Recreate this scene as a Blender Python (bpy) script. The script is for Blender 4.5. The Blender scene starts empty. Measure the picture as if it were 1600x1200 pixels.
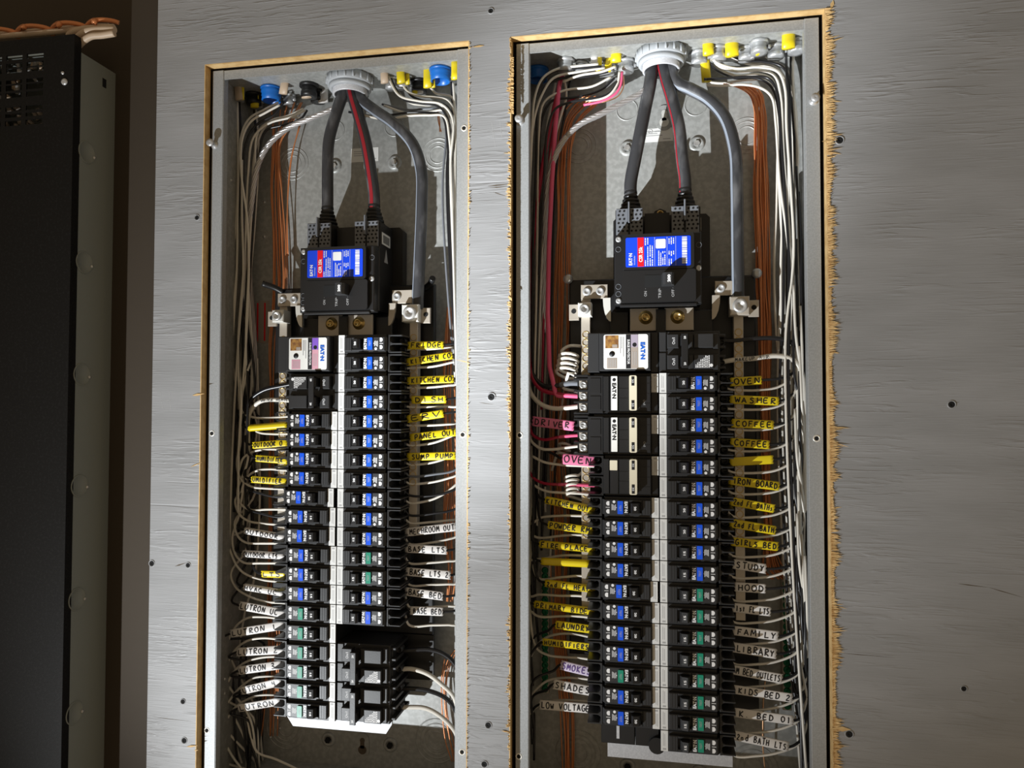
import bpy, bmesh, math, random
import numpy as np
from mathutils import Vector, Matrix

random.seed(7)
SC = bpy.context.scene
COL = SC.collection

# ------------------------------------------------------------------ camera
CAM = np.array([0.19473, -0.90547, 0.03809]); RX, RY, RZ = 0.02886, -0.00137, 0.18338
FPX = 1158.24
def rot(rx, ry, rz):
    cx, sx, cy, sy, cz, sz = math.cos(rx), math.sin(rx), math.cos(ry), math.sin(ry), math.cos(rz), math.sin(rz)
    Rx = np.array([[1,0,0],[0,cx,-sx],[0,sx,cx]]); Ry = np.array([[cy,0,sy],[0,1,0],[-sy,0,cy]]); Rz = np.array([[cz,-sz,0],[sz,cz,0],[0,0,1]])
    return Rz @ Rx @ Ry
RM = rot(RX, RY, RZ)
cd = bpy.data.cameras.new('camera'); cam = bpy.data.objects.new('camera', cd); COL.objects.link(cam)
cd.sensor_width = 36.0; cd.lens = FPX / 1600 * 36; cd.clip_start = 0.01
M = Matrix.Identity(4)
for i in range(3):
    M[i][0] = RM[i, 0]; M[i][1] = RM[i, 2]; M[i][2] = -RM[i, 1]; M[i][3] = CAM[i]
cam.matrix_world = M
SC.camera = cam

# ------------------------------------------------------------------ light
w = bpy.data.worlds.new('world'); SC.world = w; w.use_nodes = True
bg = w.node_tree.nodes['Background']; bg.inputs[0].default_value = (1.0, 0.78, 0.52, 1); bg.inputs[1].default_value = 0.235
LPOS = Vector((-0.78, -0.88, -0.95))
# one hand lamp held low on the left: a bright core inside a wide spill
for nm, pw, ang, aim in (('lamp_core', 240, 21, (0.07, 0, 0.24)), ('lamp_spill', 112, 64, (0.03, 0, 0.30))):
    ld = bpy.data.lights.new(nm, 'SPOT'); ld.energy = pw; ld.color = (0.93, 0.97, 1.0)
    ld.spot_size = math.radians(ang); ld.spot_blend = 1.0; ld.shadow_soft_size = 0.008
    lo = bpy.data.objects.new(nm, ld); COL.objects.link(lo)
    lo.location = LPOS; lo.rotation_euler = (Vector(aim) - LPOS).to_track_quat('-Z', 'Y').to_euler()
SC.view_settings.view_transform = 'Standard'; SC.view_settings.look = 'None'
SC.view_settings.exposure = 0.0; SC.view_settings.gamma = 1.0; SC.view_settings.use_curve_mapping = False

# a pixel of the 1600x1200 frame, taken on the plane that lies y behind the cabinet fronts
def at(px, py, y):
    d = RM @ np.array([(px - 800) / FPX, 1.0, -(py - 600) / FPX])
    t = (y - CAM[1]) / d[1]
    p = CAM + t * d
    return Vector((p[0], p[1], p[2]))

# ------------------------------------------------------------------ materials
MATS = {}
def mat(name, color, rough=0.5, metal=0.0, bump=None, var=None, coat=0.0, spec=0.5):
    """bump=(scale xyz, strength, distance); var=(second colour, scale xyz, lo, hi)"""
    m = bpy.data.materials.new(name); m.use_nodes = True
    nt = m.node_tree; b = nt.nodes['Principled BSDF']
    b.inputs['Base Color'].default_value = (*color, 1); b.inputs['Roughness'].default_value = rough
    b.inputs['Metallic'].default_value = metal; b.inputs['Coat Weight'].default_value = coat
    b.inputs['Specular IOR Level'].default_value = spec
    tc = None
    def noise(scale, detail=4):
        nonlocal tc
        if tc is None: tc = nt.nodes.new('ShaderNodeTexCoord')
        mp = nt.nodes.new('ShaderNodeMapping'); mp.inputs['Scale'].default_value = scale
        nt.links.new(tc.outputs['Object'], mp.inputs['Vector'])
        n = nt.nodes.new('ShaderNodeTexNoise'); n.inputs['Scale'].default_value = 1.0; n.inputs['Detail'].default_value = detail
        nt.links.new(mp.outputs[0], n.inputs['Vector'])
        return n
    if var:
        n = noise(var[1]); r = nt.nodes.new('ShaderNodeValToRGB')
        r.color_ramp.elements[0].position = var[2]; r.color_ramp.elements[1].position = var[3]
        r.color_ramp.elements[0].color = (*color, 1); r.color_ramp.elements[1].color = (*var[0], 1)
        nt.links.new(n.outputs['Fac'], r.inputs[0]); nt.links.new(r.outputs[0], b.inputs['Base Color'])
    if bump:
        n = noise(bump[0], 6); bp = nt.nodes.new('ShaderNodeBump'); bp.inputs['Strength'].default_value = bump[1]; bp.inputs['Distance'].default_value = bump[2]
        nt.links.new(n.outputs['Fac'], bp.inputs['Height']); nt.links.new(bp.outputs[0], b.inputs['Normal'])
    MATS[name] = m
    return m
mat('plastic_black', (0.012, 0.012, 0.0128), 0.38, bump=((900, 900, 900), 0.12, 0.0004))
mat('plastic_dark', (0.026, 0.0265, 0.028), 0.40, bump=((900, 900, 900), 0.12, 0.0004))
mat('plastic_matte', (0.008, 0.008, 0.008), 0.6)
mat('insul_white', (0.80, 0.76, 0.68), 0.32)
mat('insul_black', (0.015, 0.015, 0.017), 0.28)
mat('insul_red', (0.42, 0.012, 0.05), 0.3)
mat('insul_pink', (0.85, 0.12, 0.25), 0.35)
mat('insul_grey', (0.16, 0.17, 0.19), 0.3)
mat('cable_rubber', (0.040, 0.041, 0.045), 0.36, var=((0.13, 0.13, 0.135), (60, 60, 25), 0.5, 0.75))
mat('stripe_red', (0.30, 0.015, 0.025), 0.4)
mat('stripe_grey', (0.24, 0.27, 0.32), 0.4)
mat('copper', (0.78, 0.30, 0.12), 0.32, 0.35)
mat('copper_bright', (0.85, 0.50, 0.28), 0.22, 0.8)
mat('strand', (0.62, 0.60, 0.60), 0.28, 0.7)
mat('tape_yellow', (0.80, 0.62, 0.012), 0.35)
mat('tape_white', (0.78, 0.75, 0.72), 0.42)
mat('tape_lilac', (0.66, 0.58, 0.72), 0.42)
mat('tape_pink', (0.80, 0.20, 0.36), 0.38)
mat('ink', (0.006, 0.006, 0.008), 0.5)
mat('ink_violet', (0.10, 0.05, 0.22), 0.5)
mat('print_white', (0.82, 0.82, 0.82), 0.5)
mat('print_grey', (0.40, 0.40, 0.40), 0.5)
mat('sticker', (0.72, 0.72, 0.70), 0.45)
mat('label_white', (0.80, 0.80, 0.77), 0.35)
mat('label_blue', (0.008, 0.06, 0.72), 0.28)
mat('label_red', (0.75, 0.012, 0.02), 0.3)
mat('label_gold', (0.36, 0.19, 0.05), 0.4, var=((0.18, 0.08, 0.03), (220, 220, 220), 0.4, 0.6))
mat('label_purple', (0.22, 0.10, 0.55), 0.4)
mat('label_mauve', (0.36, 0.31, 0.38), 0.4)
mat('label_rose', (0.62, 0.33, 0.40), 0.4)
mat('label_taupe', (0.34, 0.29, 0.25), 0.4)
mat('text_blue', (0.01, 0.11, 0.52), 0.4)
mat('button_blue', (0.008, 0.10, 0.80), 0.3)
mat('button_green', (0.012, 0.27, 0.17), 0.35)
mat('handle_cream', (0.72, 0.66, 0.50), 0.4)
mat('steel', (0.56, 0.57, 0.58), 0.34, 0.55)
mat('steel_zinc', (0.66, 0.66, 0.64), 0.33, 0.6, var=((0.5, 0.5, 0.5), (200, 200, 200), 0.4, 0.6))
mat('lug_alu', (0.52, 0.47, 0.40), 0.42, 0.45, bump=((300, 300, 300), 0.1, 0.0005))
mat('lug_bright', (0.80, 0.79, 0.74), 0.38, 0.35)
mat('brass', (0.58, 0.40, 0.14), 0.3, 0.8)
mat('galvanised', (0.34, 0.345, 0.33), 0.42, 0.22, var=((0.42, 0.425, 0.41), (160, 160, 160), 0.42, 0.62), bump=((420, 420, 420), 0.06, 0.0005))
mat('galvanised_flange', (0.34, 0.355, 0.36), 0.45, 0.2, var=((0.40, 0.415, 0.425), (520, 520, 520), 0.40, 0.62), bump=((900, 900, 900), 0.08, 0.0004))
mat('bus_plate', (0.60, 0.61, 0.64), 0.45, 0.15, var=((0.68, 0.69, 0.72), (500, 500, 500), 0.45, 0.6))
mat('pvc_grey', (0.44, 0.46, 0.48), 0.42)
mat('pvc_blue', (0.008, 0.14, 0.52), 0.35)
mat('green_screw', (0.01, 0.16, 0.07), 0.3, 0.5)
mat('wood_raw', (0.72, 0.50, 0.23), 0.7, var=((0.58, 0.37, 0.15), (90, 90, 90), 0.4, 0.65))
mat('wood_dark', (0.10, 0.075, 0.05), 0.8)
mat('black_powder', (0.0055, 0.005, 0.0046), 0.55, spec=0.16, bump=((1500, 1500, 1500), 0.25, 0.0006), var=((0.009, 0.0085, 0.008), (300, 300, 300), 0.5, 0.7))
mat('grey_paint', (0.24, 0.26, 0.24), 0.5, bump=((700, 700, 700), 0.15, 0.0005))
mat('brown_wall', (0.047, 0.034, 0.021), 0.8, bump=((60, 60, 60), 0.2, 0.001))
mat('jacket_tan', (0.60, 0.46, 0.33), 0.45)
mat('hole', (0.004, 0.004, 0.004), 0.9)

def plywood_material():
    m = bpy.data.materials.new('painted_plywood'); m.use_nodes = True; nt = m.node_tree; b = nt.nodes['Principled BSDF']
    tc = nt.nodes.new('ShaderNodeTexCoord'); L = nt.links.new
    def nz(scale, detail, dist=0.0):
        mp = nt.nodes.new('ShaderNodeMapping'); mp.inputs['Scale'].default_value = scale
        L(tc.outputs['Object'], mp.inputs['Vector'])
        n = nt.nodes.new('ShaderNodeTexNoise'); n.inputs['Scale'].default_value = 1; n.inputs['Detail'].default_value = detail; n.inputs['Distortion'].default_value = dist
        L(mp.outputs[0], n.inputs['Vector']); return n
    def ramp(n, a, c, ca, cc):
        r = nt.nodes.new('ShaderNodeValToRGB'); r.color_ramp.elements[0].position = a; r.color_ramp.elements[1].position = c
        r.color_ramp.elements[0].color = (ca, ca, ca, 1); r.color_ramp.elements[1].color = (cc, cc, cc, 1)
        L(n.outputs['Fac'], r.inputs[0]); return r
    b.inputs['Roughness'].default_value = 0.46
    base = nz((8, 8, 30), 5)
    r = nt.nodes.new('ShaderNodeValToRGB'); r.color_ramp.elements[0].position = 0.35; r.color_ramp.elements[1].position = 0.7
    r.color_ramp.elements[0].color = (0.285, 0.288, 0.292, 1); r.color_ramp.elements[1].color = (0.335, 0.338, 0.345, 1)
    L(base.outputs['Fac'], r.inputs[0]); L(r.outputs[0], b.inputs['Base Color'])
    # raised grain: short horizontal wrinkles, plus long fine checks
    wr = ramp(nz((16, 16, 210), 3, 0.9), 0.50, 0.68, 0, 1)
    msk = ramp(nz((9, 9, 12), 2), 0.42, 0.62, 0, 1)
    mul = nt.nodes.new('ShaderNodeMath'); mul.operation = 'MULTIPLY'; L(wr.outputs[0], mul.inputs[0]); L(msk.outputs[0], mul.inputs[1])
    fine = nz((30, 30, 700), 3)
    f2 = nt.nodes.new('ShaderNodeMath'); f2.operation = 'MULTIPLY'; L(fine.outputs['Fac'], f2.inputs[0]); f2.inputs[1].default_value = 0.30
    ck = ramp(nz((3.2, 3.2, 130), 2, 0.4), 0.70, 0.735, 0, 1)
    add = nt.nodes.new('ShaderNodeMath'); add.operation = 'ADD'; L(mul.outputs[0], add.inputs[0]); L(f2.outputs[0], add.inputs[1])
    sub = nt.nodes.new('ShaderNodeMath'); sub.operation = 'SUBTRACT'; L(add.outputs[0], sub.inputs[0]); L(ck.outputs[0], sub.inputs[1])
    bp = nt.nodes.new('ShaderNodeBump'); bp.inputs['Strength'].default_value = 0.42; bp.inputs['Distance'].default_value = 0.0016
    L(sub.outputs[0], bp.inputs['Height']); L(bp.outputs[0], b.inputs['Normal'])
    MATS['painted_plywood'] = m
plywood_material()

# ------------------------------------------------------------------ mesh helpers
def catmull(pts, n=8):
    P = [np.array(p, float) for p in pts]
    if len(P) < 3: return [Vector(p) for p in P]
    P = [2*P[0]-P[1]] + P + [2*P[-1]-P[-2]]
    out = []
    for i in range(1, len(P)-2):
        a, b, c, d = P[i-1:i+3]
        # centripetal parametrisation keeps the bends round
        t0 = 0; t1 = t0 + max(np.linalg.norm(b-a), 1e-6)**.5; t2 = t1 + max(np.linalg.norm(c-b), 1e-6)**.5; t3 = t2 + max(np.linalg.norm(d-c), 1e-6)**.5
        for k in range(n):
            t = t1 + (t2-t1)*k/n
            A1 = (t1-t)/(t1-t0)*a + (t-t0)/(t1-t0)*b; A2 = (t2-t)/(t2-t1)*b + (t-t1)/(t2-t1)*c; A3 = (t3-t)/(t3-t2)*c + (t-t2)/(t3-t2)*d
            B1 = (t2-t)/(t2-t0)*A1 + (t-t0)/(t2-t0)*A2; B2 = (t3-t)/(t3-t1)*A2 + (t-t1)/(t3-t1)*A3
            out.append(Vector((t2-t)/(t2-t1)*B1 + (t-t1)/(t2-t1)*B2))
    out.append(Vector(P[-2]))
    return out

class MB:
    def __init__(s): s.v = []; s.f = []; s.sm = []
    def add(s, vs, fs, smooth=False):
        o = len(s.v); s.v += [tuple(v) for v in vs]; s.f += [tuple(i+o for i in f) for f in fs]; s.sm += [smooth]*len(fs); return s
    def box(s, x0, x1, y0, y1, z0, z1, ch=0.0):
        """ch chamfers the front (low y) edges"""
        if ch > 0:
            vs = [(x0,y1,z0),(x1,y1,z0),(x1,y1,z1),(x0,y1,z1),(x0,y0+ch,z0),(x1,y0+ch,z0),(x1,y0+ch,z1),(x0,y0+ch,z1),
                  (x0+ch,y0,z0+ch),(x1-ch,y0,z0+ch),(x1-ch,y0,z1-ch),(x0+ch,y0,z1-ch)]
            fs = [(0,3,2,1),(0,1,5,4),(1,2,6,5),(2,3,7,6),(3,0,4,7),(4,5,9,8),(5,6,10,9),(6,7,11,10),(7,4,8,11),(8,9,10,11)]
            return s.add(vs, fs)
        vs = [(x0,y0,z0),(x1,y0,z0),(x1,y0,z1),(x0,y0,z1),(x0,y1,z0),(x1,y1,z0),(x1,y1,z1),(x0,y1,z1)]
        return s.add(vs, [(0,1,2,3),(5,4,7,6),(4,0,3,7),(1,5,6,2),(3,2,6,7),(4,5,1,0)])
    def prism(s, prof, a0, a1, axis='z', smooth=False):
        """prof: (x,y) pairs for axis z, (x,z) pairs for axis y, (y,z) pairs for axis x"""
        n = len(prof); vs = []
        for a in (a0, a1):
            for p in prof:
                vs.append((p[0], p[1], a) if axis == 'z' else (p[0], a, p[1]) if axis == 'y' else (a, p[0], p[1]))
        fs = [tuple(range(n)), tuple(range(2*n-1, n-1, -1))] 
        s.add(vs, fs)
        o = len(s.v) - 2*n
        for i in range(n):
            j = (i+1) % n
            s.f.append((o+i, o+n+i, o+n+j, o+j)); s.sm.append(smooth)
        return s
    def cyl(s, c, r, h, axis='y', n=16, r2=None, smooth=True, c2=None):
        """from c, length h along +axis; r2 = radius at the far end"""
        r2 = r if r2 is None else r2
        ax = {'x': (Vector((0,1,0)), Vector((0,0,1)), Vector((1,0,0))), 'y': (Vector((1,0,0)), Vector((0,0,1)), Vector((0,1,0))), 'z': (Vector((1,0,0)), Vector((0,1,0)), Vector((0,0,1)))}[axis]
        c = Vector(c); vs = []
        for k, rr in ((0, r), (h, r2)):
            for i in range(n):
                a = 2*math.pi*i/n; vs.append(c + ax[0]*math.cos(a)*rr + ax[1]*math.sin(a)*rr + ax[2]*k)
        o = len(s.v); s.add(vs, [tuple(range(n)), tuple(range(2*n-1, n-1, -1))])
        for i in range(n):
            j = (i+1) % n; s.f.append((o+i, o+n+i, o+n+j, o+j)); s.sm.append(smooth)
        return s
    def lathe(s, c, prof, axis='y', n=24, close=True):
        """prof: list of (radius, offset along axis)"""
        ax = {'x': (Vector((0,1,0)), Vector((0,0,1)), Vector((1,0,0))), 'y': (Vector((1,0,0)), Vector((0,0,1)), Vector((0,1,0))), 'z': (Vector((1,0,0)), Vector((0,1,0)), Vector((0,0,1)))}[axis]
        c = Vector(c); o = len(s.v)
        for r, h in prof:
            for i in range(n):
                a = 2*math.pi*i/n; s.v.append(tuple(c + ax[0]*math.cos(a)*r + ax[1]*math.sin(a)*r + ax[2]*h))
        for k in range(len(prof)-1):
            for i in range(n):
                j = (i+1) % n; s.f.append((o+k*n+i, o+(k+1)*n+i, o+(k+1)*n+j, o+k*n+j)); s.sm.append(True)
        return s
    def tube(s, pts, r, n=8, rad=None, caps=True, flat=None):
        pts = [Vector(p) for p in pts]; m = len(pts); o = len(s.v)
        t0 = (pts[1]-pts[0]).normalized()
        ref = Vector((0,1,0)) if abs(t0.y) < 0.9 else Vector((1,0,0))
        nrm = (ref - t0*ref.dot(t0)).normalized()
        for i, p in enumerate(pts):
            t = (pts[min(i+1, m-1)] - pts[max(i-1, 0)])
            t = t.normalized() if t.length > 1e-9 else t0
            nrm = nrm - t*nrm.dot(t)
            nrm = nrm.normalized() if nrm.length > 1e-6 else t.orthogonal().normalized()
            bn = t.cross(nrm)
            rr = rad[i] if rad else r
            for k in range(n):
                a = 2*math.pi*k/n; s.v.append(tuple(p + nrm*math.cos(a)*rr + bn*math.sin(a)*rr))
        for i in range(m-1):
            for k in range(n):
                j = (k+1) % n; s.f.append((o+i*n+k, o+i*n+j, o+(i+1)*n+j, o+(i+1)*n+k)); s.sm.append(True)
        if caps:
            s.f.append(tuple(o+k for k in range(n-1, -1, -1))); s.sm.append(False)
            s.f.append(tuple(o+(m-1)*n+k for k in range(n))); s.sm.append(False)
        return s
    def rbox(s, x0, x1, y0, y1, z0, z1, r, n=4):
        """slab facing the viewer with corners rounded in the xz plane"""
        prof = []
        for cx, cz, a0 in ((x1-r, z1-r, 0), (x0+r, z1-r, 90), (x0+r, z0+r, 180), (x1-r, z0+r, 270)):
            for k in range(n+1):
                a = math.radians(a0 + 90*k/n); prof.append((cx+r*math.cos(a), cz+r*math.sin(a)))
        return s.prism(prof, y0, y1, 'y')
    def mesh(s, name, material):
        me = bpy.data.meshes.new(name); me.from_pydata(s.v, [], s.f); me.update()
        bm = bmesh.new(); bm.from_mesh(me); bmesh.ops.recalc_face_normals(bm, faces=bm.faces); bm.to_mesh(me); bm.free()
        me.polygons.foreach_set('use_smooth', s.sm); me.materials.append(MATS[material]); me.update()
        return me
    def build(s, name, material, parent=None, kind=None, label=None):
        o = bpy.data.objects.new(name, s.mesh(name, material)); COL.objects.link(o)
        if parent: o.parent = parent
        if kind: o['kind'] = kind
        if label: o['label'] = label
        return o

def thing(name, label, cat, loc=(0,0,0), rot=(0,0,0), group=None):
    o = bpy.data.objects.new(name, None); COL.objects.link(o); o.empty_display_size = 0.01
    o.location = loc; o.rotation_euler = rot; o['label'] = label; o['category'] = cat
    if group: o['group'] = group
    return o
def tag(o, label, cat, group=None):
    o['label'] = label; o['category'] = cat
    if group: o['group'] = group
    return o
def dup(root, loc=None, label=None, group=None, rot=None):
    r = root.copy(); COL.objects.link(r)
    if loc is not None: r.location = loc
    if rot is not None: r.rotation_euler = rot
    if label: r['label'] = label
    if group: r['group'] = group
    for ch in list(root.children):
        c = ch.copy(); COL.objects.link(c); c.parent = r
        for g in list(ch.children):
            d = g.copy(); COL.objects.link(d); d.parent = c
    return r

# printed lettering: built-in font turned into a thin mesh, laid on the xz plane facing the viewer
_tc = {}
def text_geo(txt, bold=0.0):
    if (txt, bold) in _tc: return _tc[(txt, bold)]
    cu = bpy.data.curves.new('lettering', 'FONT'); cu.body = txt; cu.size = 1.0; cu.align_x = 'CENTER'; cu.align_y = 'CENTER'; cu.resolution_u = 2; cu.offset = bold
    ob = bpy.data.objects.new('lettering', cu); COL.objects.link(ob)
    bpy.context.view_layer.update()
    me = bpy.data.meshes.new_from_object(ob.evaluated_get(bpy.context.evaluated_depsgraph_get()))
    vs = [(v.co.x, v.co.y) for v in me.vertices]; fs = [tuple(p.vertices) for p in me.polygons]
    bpy.data.objects.remove(ob); bpy.data.curves.remove(cu); bpy.data.meshes.remove(me)
    xs = [v[0] for v in vs]; ys = [v[1] for v in vs]
    cx, cy = (min(xs)+max(xs))/2, (min(ys)+max(ys))/2; wd, hg = max(xs)-min(xs), max(ys)-min(ys)
    vs = [((x-cx)/wd, (y-cy)/hg) for x, y in vs]
    _tc[(txt, bold)] = (vs, fs, wd/hg); return _tc[(txt, bold)]
def put_text(mb, txt, cx, y, cz, length, height, turn=0, bold=0.0):
    """turn 0 reads left to right, 90 reads upwards, -90 reads downwards"""
    vs, fs, _ = text_geo(txt, bold); a = math.radians(turn); c, s_ = math.cos(a), math.sin(a); out = []
    for u, v in vs:
        p, q = u*length, v*height
        out.append((cx + p*c - q*s_, y, cz + p*s_ + q*c))
    mb.add(out, fs)

# marker handwriting: strokes on a 4 x 6 grid
GL = {
'A': [[(0,0),(1.7,6),(3.8,0)],[(.6,2),(3.2,2.2)]], 'B': [[(.2,0),(.3,6)],[(.3,6),(2.6,5.8),(3,4.4),(.4,3.1),(3.2,2.6),(3.4,.8),(.2,0)]],
'C': [[(3.6,5.2),(2.2,6),(.6,4.6),(.3,2),(1.4,.2),(3.6,.6)]], 'D': [[(.3,0),(.4,6)],[(0,6),(2.6,5.4),(3.7,3),(2.6,.5),(.1,0)]],
'E': [[(3.4,6),(.4,5.9),(.3,0),(3.5,.2)],[(.4,3.1),(2.8,3.3)]], 'F': [[(3.6,6),(.4,5.8),(.2,0)],[(.3,3.1),(2.8,3.3)]],
'G': [[(3.5,5.4),(2,6),(.5,4.4),(.4,1.6),(1.8,0),(3.5,1),(3.6,2.8),(2.2,2.7)]], 'H': [[(.3,6),(.4,0)],[(3.4,6),(3.5,0)],[(.4,3),(3.4,3.2)]],
'I': [[(1.6,6),(1.7,0)]], 'K': [[(.3,6),(.4,0)],[(3.5,6),(.4,2.8),(3.6,0)]], 'L': [[(.5,6),(.3,0),(3.5,.3)]],
'M': [[(0,0),(.7,6),(2,2),(3.4,6),(4,0)]], 'N': [[(.2,0),(.5,6),(3.3,.2),(3.7,6)]], 'O': [[(2,6),(.5,5),(.2,2.4),(1.4,0),(3.2,.8),(3.8,3.6),(2.8,5.8),(1.8,6)]],
'P': [[(.3,0),(.4,6)],[(.2,6),(2.8,5.8),(3.4,4.2),(2.4,3),(.4,2.8)]], 'R': [[(.3,0),(.4,6)],[(.2,6),(2.8,5.7),(3.2,4.2),(.5,3),(3.7,0)]],
'S': [[(3.4,5.4),(1.8,6),(.5,4.8),(3.2,2.2),(2.2,.1),(.2,.6)]], 'T': [[(.1,5.9),(3.9,6)],[(2,6),(1.9,0)]], 'U': [[(.3,6),(.4,1.4),(1.8,0),(3.3,1.4),(3.6,6)]],
'V': [[(.1,6),(1.8,0),(3.8,6)]], 'W': [[(0,6),(1,.2),(2,4),(3,.2),(4,6)]], 'X': [[(0,6),(3.8,0)],[(3.6,6),(.2,0)]], 'Y': [[(.2,6),(1.9,3),(3.7,6)],[(1.9,3),(1.6,0)]],
'0': [[(2,6),(.6,5),(.4,2),(1.8,0),(3.4,1.6),(3.4,4.6),(2,6)]], '1': [[(1.4,5),(2,6),(2,0)]], '2': [[(.4,4.8),(1.8,6),(3.3,4.8),(.3,.2),(3.7,.2)]],
'3': [[(.4,5.6),(2.6,6),(3,4.4),(1.2,3.2),(3.4,2.2),(2.6,.2),(.3,.4)]], '4': [[(.8,6),(.5,3),(3.4,3.2)],[(3.1,6),(3,0)]], '.': [[(1.2,0),(1.5,.4)]],
'n': [[(.4,0),(.5,3.6)],[(.5,2.6),(2,3.6),(2.8,2.4),(2.8,0)]], 'd': [[(3,6),(3,0)],[(3,2.8),(1.4,3.4),(.5,1.6),(1.6,0),(3,.9)]], 's': [[(2.6,3.2),(.8,3.4),(2.6,1),(.5,.1)]], 't': [[(1.5,5),(1.6,0)],[(.4,3.4),(2.8,3.4)]],
}
def handwriting(mb, txt, fn, width, height, th, rnd):
    """fn(s, t): point on the tag, s metres along, t metres across. Marker strokes are flat ribbons."""
    n = len(txt); adv = width / max(n, 1); gw = adv * 0.70
    for i, ch in enumerate(txt):
        if ch == ' ': continue
        jx, jy, sc = rnd.uniform(-.05, .05)*adv, rnd.uniform(-.06, .06)*height, rnd.uniform(.9, 1.08)
        for st in GL[ch]:
            q = [Vector((i*adv + adv*.12 + jx + p[0]/4*gw*sc, -height/2 + jy + p[1]/6*height*sc)) for p in st]
            if len(q) > 3:
                q = [Vector((p.x, p.y)) for p in catmull([(p.x, p.y, 0) for p in q], 3)]
            fine = [q[0]]
            for k in range(1, len(q)):
                m_ = max(1, int((q[k]-q[k-1]).length/(height*.12)))
                fine += [q[k-1].lerp(q[k], j/m_) for j in range(1, m_+1)]
            q = fine; L = []
            for k, p in enumerate(q):
                d = q[min(k+1, len(q)-1)] - q[max(k-1, 0)]; d = d.normalized() if d.length > 1e-9 else Vector((1, 0))
                nn = Vector((-d.y, d.x)) * th/2
                L += [fn(p.x+nn.x, p.y+nn.y), fn(p.x-nn.x, p.y-nn.y)]
            mb.add(L, [(2*k, 2*k+1, 2*k+3, 2*k+2) for k in range(len(q)-1)])
# ------------------------------------------------------------------ setting
CX = {'L': -0.2080, 'R': 0.2115}          # cabinet centres
CB = {'L': -0.2074, 'R': 0.2060}          # line between the two breaker columns
Z1 = {'L': 0.1180, 'R': 0.1158}; PITCH = 0.02514
HW, ZT, ZB, DEP = 0.1795, 0.4920, -0.4720, 0.097
HOLE = {'L': (-0.3925, -0.0262, -0.4765, 0.4965), 'R': (0.0262, 0.3962, -0.4765, 0.4965)}
FACE = -0.012

def slab_with_holes(mb, x0, x1, y0, y1, z0, z1, holes):
    xs = sorted({x0, x1, *[h[0] for h in holes], *[h[1] for h in holes]}); zs = sorted({z0, z1, *[h[2] for h in holes], *[h[3] for h in holes]})
    hole = lambda i, k: i < 0 or k < 0 or i >= len(xs)-1 or k >= len(zs)-1 or any(h[0]-1e-6 <= (xs[i]+xs[i+1])/2 <= h[1]+1e-6 and h[2]-1e-6 <= (zs[k]+zs[k+1])/2 <= h[3]+1e-6 for h in holes)
    for i in range(len(xs)-1):
        for k in range(len(zs)-1):
            if hole(i, k): continue
            a, b, c, d = xs[i], xs[i+1], zs[k], zs[k+1]
            mb.add([(a,y0,c),(b,y0,c),(b,y0,d),(a,y0,d)], [(0,1,2,3)]); mb.add([(a,y1,c),(b,y1,c),(b,y1,d),(a,y1,d)], [(3,2,1,0)])
            if hole(i-1, k): mb.add([(a,y0,c),(a,y0,d),(a,y1,d),(a,y1,c)], [(0,1,2,3)])
            if hole(i+1, k): mb.add([(b,y0,c),(b,y0,d),(b,y1,d),(b,y1,c)], [(3,2,1,0)])
            if hole(i, k-1): mb.add([(a,y0,c),(b,y0,c),(b,y1,c),(a,y1,c)], [(3,2,1,0)])
            if hole(i, k+1): mb.add([(a,y0,d),(b,y0,d),(b,y1,d),(a,y1,d)], [(0,1,2,3)])
WH = [(CX[s]-HW-.004, CX[s]+HW+.004, ZB-.004, ZT+.004) for s in 'LR']
mb = MB(); slab_with_holes(mb, -1.5, 1.5, 0.0005, 0.11, -1.3, 1.2, WH)
mb.build('wall_back', 'brown_wall', kind='structure')

# ---- plywood board with two cut-outs
ply = thing('plywood_board', 'grey painted plywood board screwed to the brown wall around both open panels', 'board', (0.15, 0, -0.9))
PO = Vector((0.15, 0, -0.9))
def pbuild(mb, name, material, **k):
    mb.v = [tuple(Vector(v) - PO) for v in mb.v]; return mb.build(name, material, ply, **k)
mb = MB(); slab_with_holes(mb, -0.4640, 0.95, FACE, 0, -0.9, 0.80, [HOLE['L'], HOLE['R']])
pbuild(mb, 'board_face', 'painted_plywood')
for s in 'LR':                                   # raw sawn edges of each cut-out
    a, b, c, d = HOLE[s]; t = .0012
    mb = MB(); mb.box(a, b, FACE, 0, d-t, d); mb.box(a, a+t, FACE, 0, c, d-t); mb.box(b-t, b, FACE, 0, c, d-t)
    pbuild(mb, 'sawn_edge', 'wood_raw', label='raw yellow sawn edge of the cut-out')
def splinters(x, z0, z1, side, dens, wmin, wmax, seed, hook=0.3):
    """torn fibres along a vertical saw cut; side +1 lies to the right of the cut"""
    r = random.Random(seed); mb = MB(); z = z0; cl = 0.5
    band = []
    while z < z1:
        cl = min(1, max(0, cl + r.uniform(-.22, .22)))
        h = r.uniform(.0007, .0022)
        if r.random() < dens:
            wd = wmin + (wmax-wmin)*(cl**2)*r.uniform(.4, 1.0)
            if r.random() < .03: wd *= 1.9
            y = FACE - r.uniform(.0002, .0016); tilt = r.uniform(-.25, .25)*wd
            x0 = x - side*r.uniform(0, .0008); yt = y - (r.uniform(0, .0025) if r.random() < hook else 0)
            vs = [(x0, FACE+.0005, z-h/2), (x0, FACE+.0005, z+h/2), (x0, y, z), (x+side*wd, yt, z+tilt), (x+side*wd*.55, y-.0002, z+tilt*.4+h*.35), (x+side*wd*.55, y-.0002, z+tilt*.4-h*.35)]
            mb.add(vs, [(0,2,5),(2,4,5),(1,4,2),(5,4,3),(0,5,3),(1,3,4),(0,3,1)])
        z += h*0.55
    return mb
mb = splinters(HOLE['R'][1], -.476, .496, 1, .97, .0028, .0125, 3, .35)
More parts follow.
